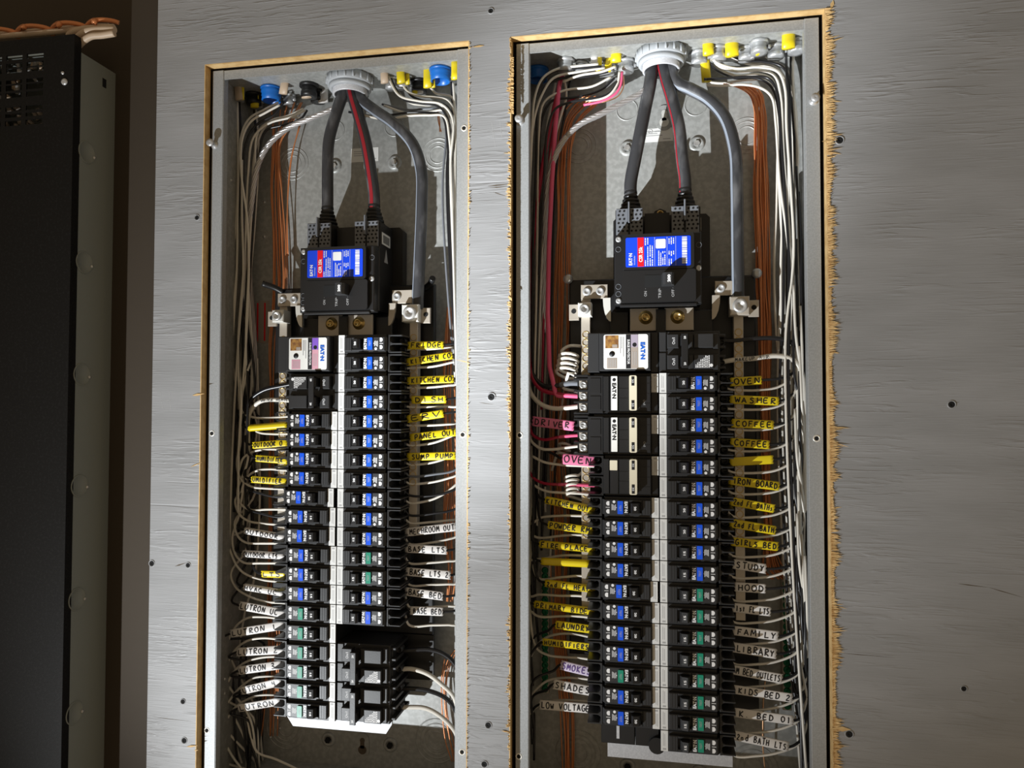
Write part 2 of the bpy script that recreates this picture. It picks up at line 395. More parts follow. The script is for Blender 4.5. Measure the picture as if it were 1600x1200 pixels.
pbuild(mb, 'splintered_edge', 'wood_raw', kind='stuff', label='fringe of torn yellow wood fibres')
mb = splinters(HOLE['R'][0], -.476, .496, -1, .35, .0008, .0060, 4, .5)
mb2 = splinters(HOLE['R'][0]+.004, .40, .47, -1, .8, .003, .0085, 14, .8); mb.add(mb2.v, mb2.f)
pbuild(mb, 'splintered_edge', 'wood_raw', kind='stuff', label='sparse torn wood fibres')
mb = splinters(HOLE['L'][1], -.476, .496, 1, .22, .0005, .0035, 5, .5)
pbuild(mb, 'splintered_edge', 'wood_raw', kind='stuff', label='sparse torn wood fibres')
mb = MB()
def sliver(px, py, qx, qy, wd):
    a, b = at(px, py, FACE-.0006), at(qx, qy, FACE-.0012); d = (b-a).normalized(); n = Vector((-d.z, 0, d.x))*wd
    mid = a.lerp(b, .4)
    mb.add([a, mid+n, b, mid-n, mid+Vector((0, .0012, 0))], [(0,1,2,3),(0,4,1),(1,4,2),(2,4,3),(3,4,0)])
for q in ((300, 618, 320, 615, .0016), (291, 1167, 309, 1165, .0013), (297, 730, 316, 722, .0006), (303, 1173, 310, 1172, .0008), (735, 567, 712, 562, .0007), (800, 470, 794, 462, .0016), (1330, 1140, 1296, 1138, .0028), (1309, 218, 1284, 221, .0022), (1302, 0, 1298, 16, .0022), (757, 71, 736, 74, .0012)):
    sliver(*q)
pbuild(mb, 'wood_sliver', 'wood_raw', kind='stuff')
for px, py, r in ((767,17,.0030),(308,340,.0030),(768,620,.0040),(294,883,.0030),(286,1096,.0030),(288,1157,.0034),(763,1133,.0034),(757,1194,.0034),(1312,219,.0038),(1487,632,.0034),(1327,1147,.0036),(1506,1076,.0026),(232,880,.0035)):
    p = at(px, py, FACE); mb = MB(); p.x = max(p.x, -.4605)
    mb.lathe((p.x, FACE, p.z), [(r*1.45, 0.0002), (r*1.3, -.0008), (r*1.02, -.0004), (r*.95, .0012)], n=14)
    pbuild(mb, 'dimple_rim', 'painted_plywood')
    mb = MB(); mb.lathe((p.x, FACE, p.z), [(r*1.0, -.0003), (r*.7, -.0006), (r*.35, -.0006), (r*.28, -.0001), (0.0001, -.0001)], n=14)
    pbuild(mb, 'screw', 'hole', label='dark drywall screw head')
# gouges and a pencilled cross
mb = MB()
for q in ((762,291,800,287,.0008),(765,294,796,291,.0006),(770,300,792,307,.0005),(748,629,772,632,.0003),(1480,631,1500,628,.0006),(1323,1140,1336,1147,.0016),(1500,1076,1510,1072,.0008),(273,885,292,879,.0009),(236,1120,306,1128,.0003),(1310,1020,1400,1028,.0003),(1496,912,1545,918,.0005),(1545,918,1600,934,.0004)):
    a, b = at(q[0], q[1], FACE-.0001), at(q[2], q[3], FACE-.0001); d = (b-a).normalized(); n = Vector((-d.z, 0, d.x))*q[4]
    m_ = a.lerp(b, .35)
    mb.add([a, m_+n, b, m_-n], [(0,1,2,3)])
pbuild(mb, 'scratch', 'wood_dark')
mb = MB()
for q in ((250,612,254,638),(264,610,267,640),(249,627,268,625),(768,190,774,230),(781,188,784,214),(766,205,788,207)):
    a, b = at(q[0], q[1], FACE-.0001), at(q[2], q[3], FACE-.0001); d = (b-a).normalized(); n = Vector((-d.z, 0, d.x))*.00025
    mb.add([a-n, a+n, b+n, b-n], [(0,1,2,3)])
pbuild(mb, 'pencil_mark', 'print_grey')

# ------------------------------------------------------------------ the two steel cabinets
def ring_geo(mb, x, y, z, r, t=.0005, n=32, a0=0, a1=360):
    pts = []
    for k in range(n+1):
        a = math.radians(a0 + (a1-a0)*k/n); pts.append((x+math.cos(a)*r, y, z+math.sin(a)*r))
    mb.tube(pts, t, 5, caps=False)
def cabinet(s, label):
    cx = CX[s]; root = thing('breaker_cabinet', label, 'panel', (cx, DEP, ZB))
    O = Vector((cx, DEP, ZB))
    def b(mb, name, m, **k):
        mb.v = [tuple(Vector(v) - O) for v in mb.v]; return mb.build(name, m, root, **k)
    x0, x1, t = cx-HW, cx+HW, .0012
    mb = MB(); mb.box(x0, x1, DEP-t, DEP, ZB, ZT); b(mb, 'back_plate', 'galvanised')
    mb = MB(); mb.box(x0, x0+t, 0.0006, DEP-t, ZB, ZT); b(mb, 'side_wall', 'galvanised')
    mb = MB(); mb.box(x1-t, x1, 0.0006, DEP-t, ZB, ZT); b(mb, 'side_wall', 'galvanised')
    mb = MB(); mb.box(x0+t, x1-t, 0.0006, DEP-t, ZT-t, ZT); b(mb, 'top_wall', 'galvanised')
    mb = MB(); mb.box(x0+t, x1-t, 0.0006, DEP-t, ZB, ZB+t); b(mb, 'bottom_wall', 'galvanised')
    fw = .0158
    for xa, xb, r in ((x0, x0+fw, x0+fw), (x1-fw, x1, x1-fw)):
        mb = MB(); mb.box(xa, xb, -.0009, .0006, ZB, ZT, .0003); mb.box(r-.0006, r+.0006, -.0002, .010, ZB+.002, ZT-.002)
        b(mb, 'flange', 'galvanised_flange')
    mb = MB(); mb.box(x0+fw, x1-fw, .0002, .0014, ZT-.0125, ZT-.0005); b(mb, 'flange', 'galvanised_flange')
    mb = MB(); mb.box(x0+fw, x1-fw, .0002, .0014, ZB, ZB+.0125); b(mb, 'flange', 'galvanised_flange')
    # pressed knock-out rings, mounting bosses and key hole in the back
    yb = DEP-t-.0001
    for dx, z, rs in ((-.110, .392, (.012, .0185, .0235)), (.110, .392, (.012, .0185, .0235)), (-.112, -.425, (.012, .0185, .0235, .030)), (.112, -.425, (.012, .0185, .0235, .030)), (-.045, .437, (.014,)), (.045, .437, (.014,))):
        mb = MB(); n = 36
        for r in rs:                                  # low pressed ridges
            o = len(mb.v)
            for rr, h in ((r-.0009, 0), (r-.0003, -.0006), (r+.0003, -.0006), (r+.0009, 0)):
                for k in range(n): mb.v.append((cx+dx+math.cos(2*math.pi*k/n)*rr, yb+h, z+math.sin(2*math.pi*k/n)*rr))
            for q in range(3):
                for k in range(n): j = (k+1) % n; mb.f.append((o+q*n+k, o+(q+1)*n+k, o+(q+1)*n+j, o+q*n+j)); mb.sm.append(True)
        b(mb, 'knockout', 'galvanised')
    for dx, z in ((-.045, .3845), (.046, .3845), (-.047, -.436), (.045, -.436)):
        mb = MB(); mb.lathe((cx+dx, DEP-t, z), [(.0105, .0), (.0095, -.0022), (.0062, -.0030), (.0052, -.0012), (.0001, -.0012)], n=24)
        b(mb, 'mounting_boss', 'galvanised')
        mb = MB(); mb.cyl((cx+dx, DEP-t-.0048, z), .0042, .004, n=6, smooth=False); b(mb, 'bolt', 'steel_zinc' if z > 0 else 'hole')
    kz = .4225 if s == 'R' else -.440
    mb = MB(); mb.rbox(cx-.010+.004, cx+.010+.004, DEP-t-.0012, DEP-t, kz-.017, kz+.017, .009); b(mb, 'keyhole_boss', 'galvanised')
    mb = MB(); mb.cyl((cx+.004, DEP-t-.0016, kz-.006), .0062, .0004, n=20); mb.cyl((cx+.004, DEP-t-.00165, kz+.007), .0036, .0004, n=16); mb.box(cx+.001, cx+.007, DEP-t-.0016, DEP-t-.0012, kz-.004, kz+.007)
    b(mb, 'keyhole', 'lug_bright' if s == 'R' else 'wood_dark')
    # cover screws and empty cover holes in the side flanges
    PX = {'L': [(333,227,1),(331,677,0),(321.5,1141,0),(725,200,0),(723,679,0),(722,1175,0)], 'R': [(813,190,1),(812,680,0),(810,1182,0),(1271,158,1),(1276,685,0)]}[s]
    for px, py, kind in PX:
        p = at(px, py, -.0009); p.x = min(max(p.x, x0+.004), x1-.004)
        mb = MB()
        if kind:
            mb.lathe((p.x, -.0009, p.z), [(.0052, 0), (.0052, -.0008), (.0030, -.0014), (.0030, -.009), (.0052, -.0095), (.0050, -.0118), (.0012, -.0125), (.0001, -.0118)], n=16)
            b(mb, 'cover_screw', 'steel', label='silver screw left sticking out of the flange')
        else:
            mb.lathe((p.x, -.0009, p.z), [(.0042, 0), (.0036, -.0006), (.0026, -.0003), (.0026, .0002)], n=16); b(mb, 'screw_hole_rim', 'lug_bright')
            mb = MB(); mb.cyl((p.x, -.00105, p.z), .0024, .0004, n=14); b(mb, 'screw_hole', 'hole')
    return root, b
panL, bL = cabinet('L', 'left open galvanised electrical panel recessed in the plywood board')
panR, bR = cabinet('R', 'right open galvanised electrical panel recessed in the plywood board')
def sheet(b, name, m, y, x0, x1, z0, z1, **k):
    mb = MB(); mb.box(x0, x1, y-.0003, y, z0, z1); return b(mb, name, m, **k)
YB = DEP-.0012
def back_label(b, px, py, wpx, hpx, R):
    p = at(px, py, YB); wd, hg = wpx*.00083, hpx*.00083
    o = sheet(b, 'paper_label', 'label_white', YB-.0001, p.x-wd/2, p.x+wd/2, p.z-hg/2, p.z+hg/2, label='white paper label stuck on the back plate')
    mb = MB(); y = YB-.00055
    for k, (a, c) in enumerate(((.1, .62), (.1, .5), (.1, .66), (.68, .92))):
        z = p.z + hg*(.26-.15*k) if k < 3 else p.z - hg*.32
        mb.box(p.x-wd/2+wd*a, p.x-wd/2+wd*c, y, y+.0001, z-.0005, z+.0005)
    if R: ring_geo(mb, p.x-wd*.22, y, p.z+hg*.27, .0028, .0003, 16); put_text(mb, 'UL', p.x-wd*.22, y, p.z+hg*.27, .0030, .0024); put_text(mb, 'LISTED', p.x+wd*.02, y, p.z+hg*.27, .008, .002)
    b(mb, 'printed_lines', 'print_grey')
back_label(bL, 570, 242, 50, 24, 0); back_label(bR, 1027, 211, 50, 22, 1)
p = at(411, 503, YB)                              # warning sheet, deep in the left gutter
sheet(bL, 'warning_label', 'label_taupe', YB-.0001, p.x-.0105, p.x+.0105, p.z-.031, p.z+.031, label='faded warning label with red bars on the back plate')
mb = MB()
for dx in (-.0085, .003): mb.box(p.x+dx-.0012, p.x+dx+.0012, YB-.0006, YB-.0004, p.z-.028, p.z+.028)
bL(mb, 'red_bar', 'label_red')
# little rivets in the left gutter
for s, b, L in (('L', bL, ((356,284),(413,316),(413,370),(437,1138),(422,1152),(340,1080),(334,1057))),):
    for px, py in L:
        y = YB if px > 395 else .05
        p = at(px, py, y); mb = MB()
        if y == YB: mb.lathe((p.x, y, p.z), [(.0024, 0), (.002, -.0012), (.0001, -.0016)], n=12)
        else:
            xw = CX['L']-HW+.0012; mb.lathe((xw, .045, p.z), [(.0022, 0), (.0018, .0012), (.0001, .0016)], axis='x', n=12)
        b(mb, 'rivet', 'steel_zinc')

# ------------------------------------------------------------------ bus assembly (pan, bars, lugs, stabs)
def bus(s, label):
    cx, cb = CX[s]-.0025, CB[s]
    ztop, zbot = .2035, {'L': -.372, 'R': -.385}[s]
    root = thing('busbar_assembly', label, 'busbars', (cx, .093, zbot)); O = Vector((cx, .093, zbot))
    def b(mb, name, m, **k):
        mb.v = [tuple(Vector(v) - O) for v in mb.v]; return mb.build(name, m, root, **k)
    mb = MB(); mb.box(cx-.118, cx+.118, .066, .072, zbot+.10, ztop, .002); mb.box(cx-.070, cx+.070, .0665, .072, zbot, zbot+.10, .001); mb.box(cx+.03, cx+.118, .0664, .072, zbot+.04, zbot+.10)
    b(mb, 'insulating_base', 'plastic_black')
    for sx in (-1, 1):
        mb = MB(); mb.box(cx+sx*.094-.012, cx+sx*.094+.012, .072, .0957, zbot+.12, ztop-.02); b(mb, 'standoff_rib', 'plastic_black')
        if s == 'L':
            mb = MB(); mb.tube(catmull([(cx+sx*.104, .064, ztop-.006), (cx+sx*.114, .058, ztop), (cx+sx*(.128 if sx < 0 else .120), .048, ztop+.005)], 5), .0042, 8)
            b(mb, 'mounting_ear', 'plastic_black')
    if s == 'R':
        for sx in (-1, 1):
            mb = MB(); mb.lathe((cx+sx*.119, .060, ztop+.001), [(.0065, .002), (.0058, -.001), (.003, -.003), (.0001, -.0032)], n=16); b(mb, 'mounting_screw', 'steel')
    # bright bus plate showing under the last breakers
    if s == 'L':
        zz = -.3715; mb = MB(); mb.prism([(cb-.083, zz+.02), (cb-.083, zz-.012), (cb-.074, zz-.0245), (cb+.058, zz-.0245), (cb+.066, zz-.012), (cb+.066, zz+.02)], .040, .044, 'y')
    else:
        mb = MB(); mb.box(cb-.0655, cb+.088, .058, .0605, -.4085, -.34)
    b(mb, 'bus_plate', 'bus_plate')
    if s == 'R':
        for x0_, x1_ in ((cb-.072, cb-.0305), (cb-.030, cb-.001)):
            mb = MB(); mb.box(x0_, x1_, .035, .057, -.3815, -.356, .001); b(mb, 'stab_cover', 'plastic_black')
        mb = MB(); mb.cyl((cb-.004, .030, -.378), .010, .02, n=16); b(mb, 'end_post', 'plastic_black')
        mb = MB(); mb.box(cb-.053, cb-.0495, .034, .0349, -.3745, -.3585); b(mb, 'bus_stab', 'bus_plate')
    # neutral bars with their screws
    for sx in (-1, 1):
        xb = cx+sx*.0945; z0 = .135; zlen = .36 if s == 'R' else .27
        mb = MB(); mb.box(xb-.0058, xb+.0058, .046, .058, z0-zlen, z0+.045, .0006); b(mb, 'neutral_bar', 'lug_alu')
        n = 26 if s == 'R' else 20
        proto = None
        for k in range(n):
            zc = z0-.006-k*.0102
            if proto is None:
                mb = MB(); mb.lathe((0, 0, 0), [(.0047, .0008), (.0047, -.0003), (.0040, -.0006), (.0034, .0022), (.0030, .0024), (.0012, .0018), (.0001, .0018)], n=12); mb.box(-.003, .003, .0008, .0022, -.0005, .0005)
                proto = mb.mesh('bar_screw', 'brass')
            o = bpy.data.objects.new('bar_screw', proto); COL.objects.link(o); o.parent = root; o.location = Vector((xb, .0457, zc)) - O; o.rotation_euler = (0, (k*47) % 180, 0)
    # main neutral lugs, side tabs and straps
    big = {'L': 1, 'R': 1}[s]
    for sx in (-1, 1):
        zl = .1600; xl = cx+sx*.0945; h = .0115 if sx == 1 else .0085
        bright = (s == 'L') or sx == -1
        mb = MB(); mb.box(xl-h, xl+h, .030, .050, zl-h, zl+h, .0012); b(mb, 'neutral_lug', 'lug_bright' if bright else 'lug_alu')
        mb = MB(); mb.lathe((xl, .030, zl), [(h*.78, 0), (h*.74, -.004), (h*.42, -.0046), (h*.34, -.001), (.0001, -.001)], n=20); b(mb, 'lug_screw', 'steel_zinc')
        mb = MB(); mb.box(min(xl+sx*h, xl+sx*(h+.0125)), max(xl+sx*h, xl+sx*(h+.0125)), .042, .046, zl-.0125, zl+.008, .0005); b(mb, 'lug_tab', 'lug_alu')
        mb = MB(); mb.cyl((xl+sx*(h+.0065), .0414, zl-.001), .0031, .0008, n=16); b(mb, 'tab_hole', 'hole')
        # bridging bracket and curved strap towards the main breaker
        xi = cx+sx*.066; xo = cx+sx*.100 if sx == -1 else cx+sx*.094
        a, c = min(xi, xo), max(xi, xo)
        mb = MB(); mb.box(a, c, .040, .043, .1745, .1925, .0005); b(mb, 'bracket', 'lug_alu')
        for xx in ([cx-.0925, cx-.0755] if sx == -1 else [cx+.073]):
            mb = MB(); mb.lathe((xx, .040, .1835), [(.0056, 0), (.0050, -.0022), (.0034, -.0030), (.0024, -.0016), (.0001, -.0016)], n=14); b(mb, 'bracket_screw', 'steel')
        mb = MB(); xs = cx+sx*.066
        arc = [(xs+sx*.010*math.cos(q)-sx*.004, .1745-.030*math.sin(q)) for q in [math.radians(a_) for a_ in (0, 20, 40, 60, 75, 90)]]
        arc2 = [(xs+sx*.0005*math.cos(q)-sx*.004, .1745-.018*math.sin(q)) for q in [math.radians(a_) for a_ in (90, 60, 30, 0)]]
        mb.prism(arc+arc2, .037, .041, 'y'); b(mb, 'curved_strap', 'lug_bright' if sx == -1 else 'lug_alu')
    # line-side stabs with brass bolts under the main breaker
    for sx in (-1, 1):
        xs = cx+sx*.0195+.001; mb = MB(); mb.box(xs-.0155-(.004 if sx == -1 else 0), xs+.0155+(.004 if sx == 1 else 0), .036, .040, .1315, .160, .0006); b(mb, 'line_stab', 'lug_alu')
        mb = MB(); mb.lathe((xs, .036, .1485), [(.0088, 0), (.0082, -.0012), (.0060, -.0014), (.0056, -.0052), (.0036, -.0056), (.0030, -.0040), (.0001, -.0040)], n=20); b(mb, 'brass_bolt', 'brass')
    for q in ((cx-.006, cx+.006, .030, .066), (cx-.064, cx-.040, .046, .066), (cx+.040, cx+.064, .046, .066)):
        mb = MB(); mb.box(*q, .124, .158, .001); b(mb, 'phase_barrier', 'plastic_black')
bus('L', 'black busbar assembly with silver neutral bars behind the breakers of the left panel')
bus('R', 'black busbar assembly with silver neutral bars behind the breakers of the right panel')

# ------------------------------------------------------------------ 200 A main breaker
def main_breaker(label):
    t = thing('main_breaker', label, 'breaker', (0, 0, 0))
    P = 'plastic_black'
    mb = MB(); mb.prism([(-.057, -.050), (.067, -.050), (.067, .078), (.062, .083), (.014, .083), (.011, .089), (.004, .092), (-.003, .089), (-.006, .083), (-.052, .083), (-.057, .078)], .078, .0955, 'y')
    mb.box(-.0535, .0525, .026, .078, -.040, .046, .001); mb.box(-.016, .015, .045, .078, .046, .078); mb.box(-.052, -.018, .030, .078, .046, .080); mb.box(.018, .052, .030, .078, .046, .080)
    t_ = mb.build('housing', P, t)
    mb = MB(); mb.lathe((.004, .078, .085), [(.0048, 0), (.0044, -.003), (.0026, -.0036), (.0022, -.0016), (.0001, -.0016)], n=16); mb.build('mounting_screw', 'brass', t)
    mb = MB(); mb.box(-.0525, .0515, .0100, .026, -.0425, .0440, .0012); mb.build('case', P, t)
    mb = MB(); mb.rbox(-.0425, .0425, .0030, .0100, -.0010, .0425, .0035); mb.build('label_frame', P, t)
    mb = MB(); mb.rbox(-.0435, .0445, .0040, .0100, -.0405, -.0015, .0030); mb.build('handle_cover', P, t)
    mb = MB(); mb.box(-.046, .046, .0085, .0140, -.0455, -.0415, .001); mb.build('lower_lip', P, t)
    # blue rating plate
    L = MB(); L.rbox(-.0415, .0415, .0025, .0030, .0000, .0415, .0020); L.v = [(x*.93, y_, z*.87+.0022) for x, y_, z in L.v]; lab = L.build('rating_label', 'label_blue', t, label='blue rating plate with a red band')
    y = .00235
    q = MB(); q.box(-.0262, -.0180, y, .0025, .0004, .0411); q.v = [(x*.93, y_, z*.87+.0022) for x, y_, z in q.v]; q.build('red_band', 'label_red', lab)
    q = MB(); yy = .0022
    put_text(q, 'EAT·N', -.0352, yy, .0110, .0168, .0046, 90, .03); put_text(q, 'Circuit Breaker', -.0302, yy, .0095, .0130, .0016, 90)
    put_text(q, 'CSR 25k', -.0221, yy, .0175, .0215, .0048, 90, .03)
    rr = random.Random(5)
    for x, a, c in ((-.0160,.001,.009),(-.0160,.030,.040),(-.0130,.001,.028),(-.0130,.031,.040),(-.0100,.001,.012),(-.0100,.014,.030),(-.0072,.001,.010),(-.0072,.012,.029),(.0010,.001,.022),(.0036,.001,.019),(.0062,.002,.012),(.0062,.018,.021),(.0088,.002,.016),(.0088,.019,.021),(.0142,.001,.010),(.0142,.016,.021),(.0142,.031,.039),(.0170,.003,.010),(.0170,.014,.021),(.0170,.030,.040),(.0198,.016,.021),(.0198,.031,.039)):
        z = a
        while z < c:
            l = rr.uniform(.0012, .0034); q.box(x-.0006, x+.0006, yy, .0024, z, min(z+l, c)); z += l+.0006
    for x in (-.0042, .0116, .0226): q.box(x-.00015, x+.00015, yy, .0024, .0008, .0408)
    q.rbox(-.0028, .0098, yy, .0024, .0250, .0380, .0016)
    q.v = [(x*.93, y_, z*.87+.0022) for x, y_, z in q.v]; q.build('printing', 'print_white', lab)
    q = MB(); z = .003
    while z < .0395:                                            # bar code
        l = rr.choice([.0006, .0010, .0018, .0036]); q.box(.0305, .0368, yy, .0024, z, min(z+l, .0400)); z += l+rr.choice([.0005, .0008])
    q.v = [(x*.93, y_, z*.87+.0022) for x, y_, z in q.v]; q.build('bar_code', 'print_white', lab)
    # toggle
    mb = MB(); mb.box(-.0160, .0185, .0036, .0041, -.0225, -.0080); mb.build('handle_slot', 'hole', t)
    mb = MB(); mb.prism([(.0040, .0042), (.0055, -.0095), (.0085, -.0125), (.0160, -.0125), (.0185, -.0085), (.0190, .0042)], -.0222, -.0078, 'z'); h = mb.build('handle', 'plastic_dark', t)
    q = MB(); put_text(q, '200', .0125, -.01265, -.0150, .0090, .0036, 90, .05); q.build('handle_number', 'print_white', h)
    q = MB()
    for x, s_ in ((-.0150, 'ON'), (.0020, 'TRIP'), (.0175, 'OFF')): put_text(q, s_, x, .0038, -.0305, .0026*len(s_)+.001, .0032, 90); q.box(x-.0002, x+.0002, .0037, .0038, -.0245, -.0240)
    q.build('position_marks', 'print_grey', t)
    # perforated terminal shields, strain boots
    for xc in (-.0345, .0335):
        mb = MB(); mb.box(xc-.0165, xc-.0015, .0265, .031, .046, .081, .0008); mb.box(xc+.0005, xc+.0165, .0265, .031, .046, .081, .0008); mb.box(xc-.0016, xc+.0004, .0215, .0275, .062, .088, .0004)
        sh = mb.build('terminal_shield', 'insul_grey', t)
        q = MB()
        for i in range(6):
            for k in range(6):
                if i == 2 and k > 2: continue
                q.cyl((xc-.0135+i*.0054+(k % 2)*.0015, .0262, .0525+k*.0050), .0014, .0004, n=8)
        q.build('vent_hole', 'hole', sh)
        mb = MB(); pr = []
        for k in range(5):
            r = .0155-.0016*k; z = k*.0052; pr += [(r-.003, z), (r, z+.0006), (r, z+.0032), (r-.003, z+.0040)]
        pr += [(.0085, .0270), (.0082, .0300)]
        mb.lathe((xc+.001, .052, .0790), pr, axis='z', n=24); mb.build('cable_boot', 'plastic_black', t)
    for x, z in ((-.0475, .0385), (-.0475, -.0375), (.0480, .0000)):
        mb = MB(); mb.lathe((x, .010, z), [(.0036, 0), (.0032, -.0012), (.0016, -.0014), (.0001, -.0006)], n=14); mb.build('case_screw', 'steel', t)
    for x, z in ((-.0478, .026), (-.0478, -.020), (-.0478, -.029), (.0485, .028)):
        mb = MB(); ring_geo(mb, x, .0098, z, .0032, .0003, 16); mb.build('moulded_ring', 'insul_grey', t)
    # side sticker and warning triangle
    mb = MB(); mb.box(.0526, .0529, .034, .066, .051, .067); st = mb.build('side_sticker', 'label_white', t, label='white bar-code sticker on the housing side')
    q = MB()
    for k in range(12): q.box(.0529, .0530, .039+k*.002, .0402+k*.002, .0535, .0640)
    q.build('bar_code', 'ink', st)
    q = MB(); q.prism([(.044, .028), (.058, .028), (.051, .046)], .05255, .0528, 'x'); q.build('warning_triangle', 'print_grey', t)
    return t
mkL = main_breaker('black main breaker with blue and red rating plate at the top of the left panel')
MZ = .2040
mkL.location = (CX['L']-.0020, 0, .2035)
mkR = dup(mkL, (CX['R']-.0060, 0, MZ), 'black main breaker with blue and red rating plate at the top of the right panel')
# ------------------------------------------------------------------ branch breakers
# local frame: +x away from the column centre line, y into the wall, z along the column
YF = .0040                                       # front of the raised middle
def terminals(mb, u0, u1, rows, hgt=.0118):
    """open-ended cups that hold the wire screws"""
    mb.box(u0, u1, .050, .074, rows[0]-hgt, rows[-1]+hgt)
    for zc in rows:
        mb.box(u0, u0+.0022, .0095, .050, zc-hgt, zc+hgt, .0004)
        for dz in (-hgt, -.0009, hgt-.0018): mb.box(u0, u1, .0100, .050, zc+dz, zc+dz+.0018, .0005)
        for dz in (-.0058, .0058):               # rounded inner ends of the cups
            for sg in (-1, 1): mb.prism([(u0+.0022, dz+zc+sg*.0050), (u0+.0062, dz+zc+sg*.0050), (u0+.0036, dz+zc+sg*.0040), (u0+.0022, dz+zc+sg*.0022)], .0104, .050, 'y')
def cup_screws(t, u, zs, m='plastic_dark'):
    for z in zs:
        mb = MB(); mb.lathe((u, .040, z), [(.0042, .01), (.0042, -.0030), (.0036, -.0034), (.0028, -.0014), (.0001, -.0014)], n=14); mb.box(u-.0027, u+.0027, .0378, .0388, z-.0005, z+.0005)
        mb.build('terminal_screw', m, t)
def sticker(t, z0, z1, y=.0099):
    mb = MB(); mb.box(.0006, .0090, y-.0004, y, z0, z1, .0002); st = mb.build('catalogue_sticker', 'sticker', t, label='white catalogue sticker on the inner edge')
    q = MB(); q.box(.0030, .0036, y-.0005, y-.00045, z0+.006, z1-.003); q.box(.0048, .0054, y-.0005, y-.00045, z0+.006, z1-.004); q.box(.0028, .0066, y-.0005, y-.00045, z0+.0015, z0+.0035)
    q.build('small_print', 'print_grey', st)
def single(button, amps, dot):
    t = thing('circuit_breaker', 'x', 'breaker')
    H = .01235
    mb = MB()
    mb.box(.0003, .0660, .0100, .074, -H, H, .0006)                                   # case
    a, c = -.0094, .0086
    mb.box(.0102, .0206, YF+.0008, .0134, a, c, .0008); mb.box(.0206, .0365, YF+.0006, .0134, c-.0026, c, .0006); mb.box(.0206, .0365, YF+.0006, .0134, a, a+.0026, .0006)
    mb.box(.0365, .0660, YF, .0134, a, c, .0007)
    mb.prism([(.0660, .0050), (.0680, .0080), (.0688, .0110), (.0688, .07), (.0655, .07), (.0655, .0050)], a, c, 'z')
    for u in (.0136, .0170): mb.box(u, u+.0003, YF+.0004, YF+.0012, a+.001, c-.001)
    terminals(mb, .0688, .0870, [0])
    mb.build('case', 'plastic_dark', t)
    cup_screws(t, .0790, (-.0058, .0058))
    mb = MB(); mb.prism([(.0222, .0125), (.0232, .0010), (.0252, -.0028), (.0318, -.0042), (.0338, -.0020), (.0348, .0125)], -.0062, .0056, 'z'); h = mb.build('handle', 'plastic_black', t)
    q = MB(); put_text(q, amps, .0287, -.0038, -.0003, .0050, .0030, 90, .04); q.build('amp_number', 'print_white', h)
    sticker(t, -.0121, .0121)
    z0 = -.0085; k = .0165
    mb = MB(); mb.rbox(.0432, .0498, YF-.0018, YF+.001, -.0080 if button == 'button_blue' else -.0070, .0076, .0008); bt = mb.build('test_button', button, t, label=('blue' if 'blue' in button else 'green')+' test button')
    q = MB(); put_text(q, 'TEST', .0465, YF-.0019, .0004, .0072, .0026, 90); q.build('button_lettering', 'print_grey', bt)
    mb = MB(); y = YF-.0002; put_text(mb, 'EAT·N', .0397, y, -.0006, .0135, .0040, 90, .05)
    r = random.Random(11)
    for i in range(4): mb.box(.0520+i*.0014, .0526+i*.0014, y, YF, -.0045+r.uniform(0, .002), .0055 - r.uniform(0, .004))
    for zc in (-.0048, .0048): mb.prism([(.0596, zc-.0026), (.0620, zc-.0026), (.0634, zc-.0010), (.0634, zc+.0010), (.0620, zc+.0026), (.0596, zc+.0026)], y, YF, 'y')
    mb.box(.0592, .0640, y, YF, -.0003, .0003); mb.box(.0510, .0516, y, YF, -.0005, .0008)
    if dot: mb.cyl((.0541, y, -.0068), .0017, .0002, n=14)
    mb.build('front_printing', 'print_white', t)
    return t
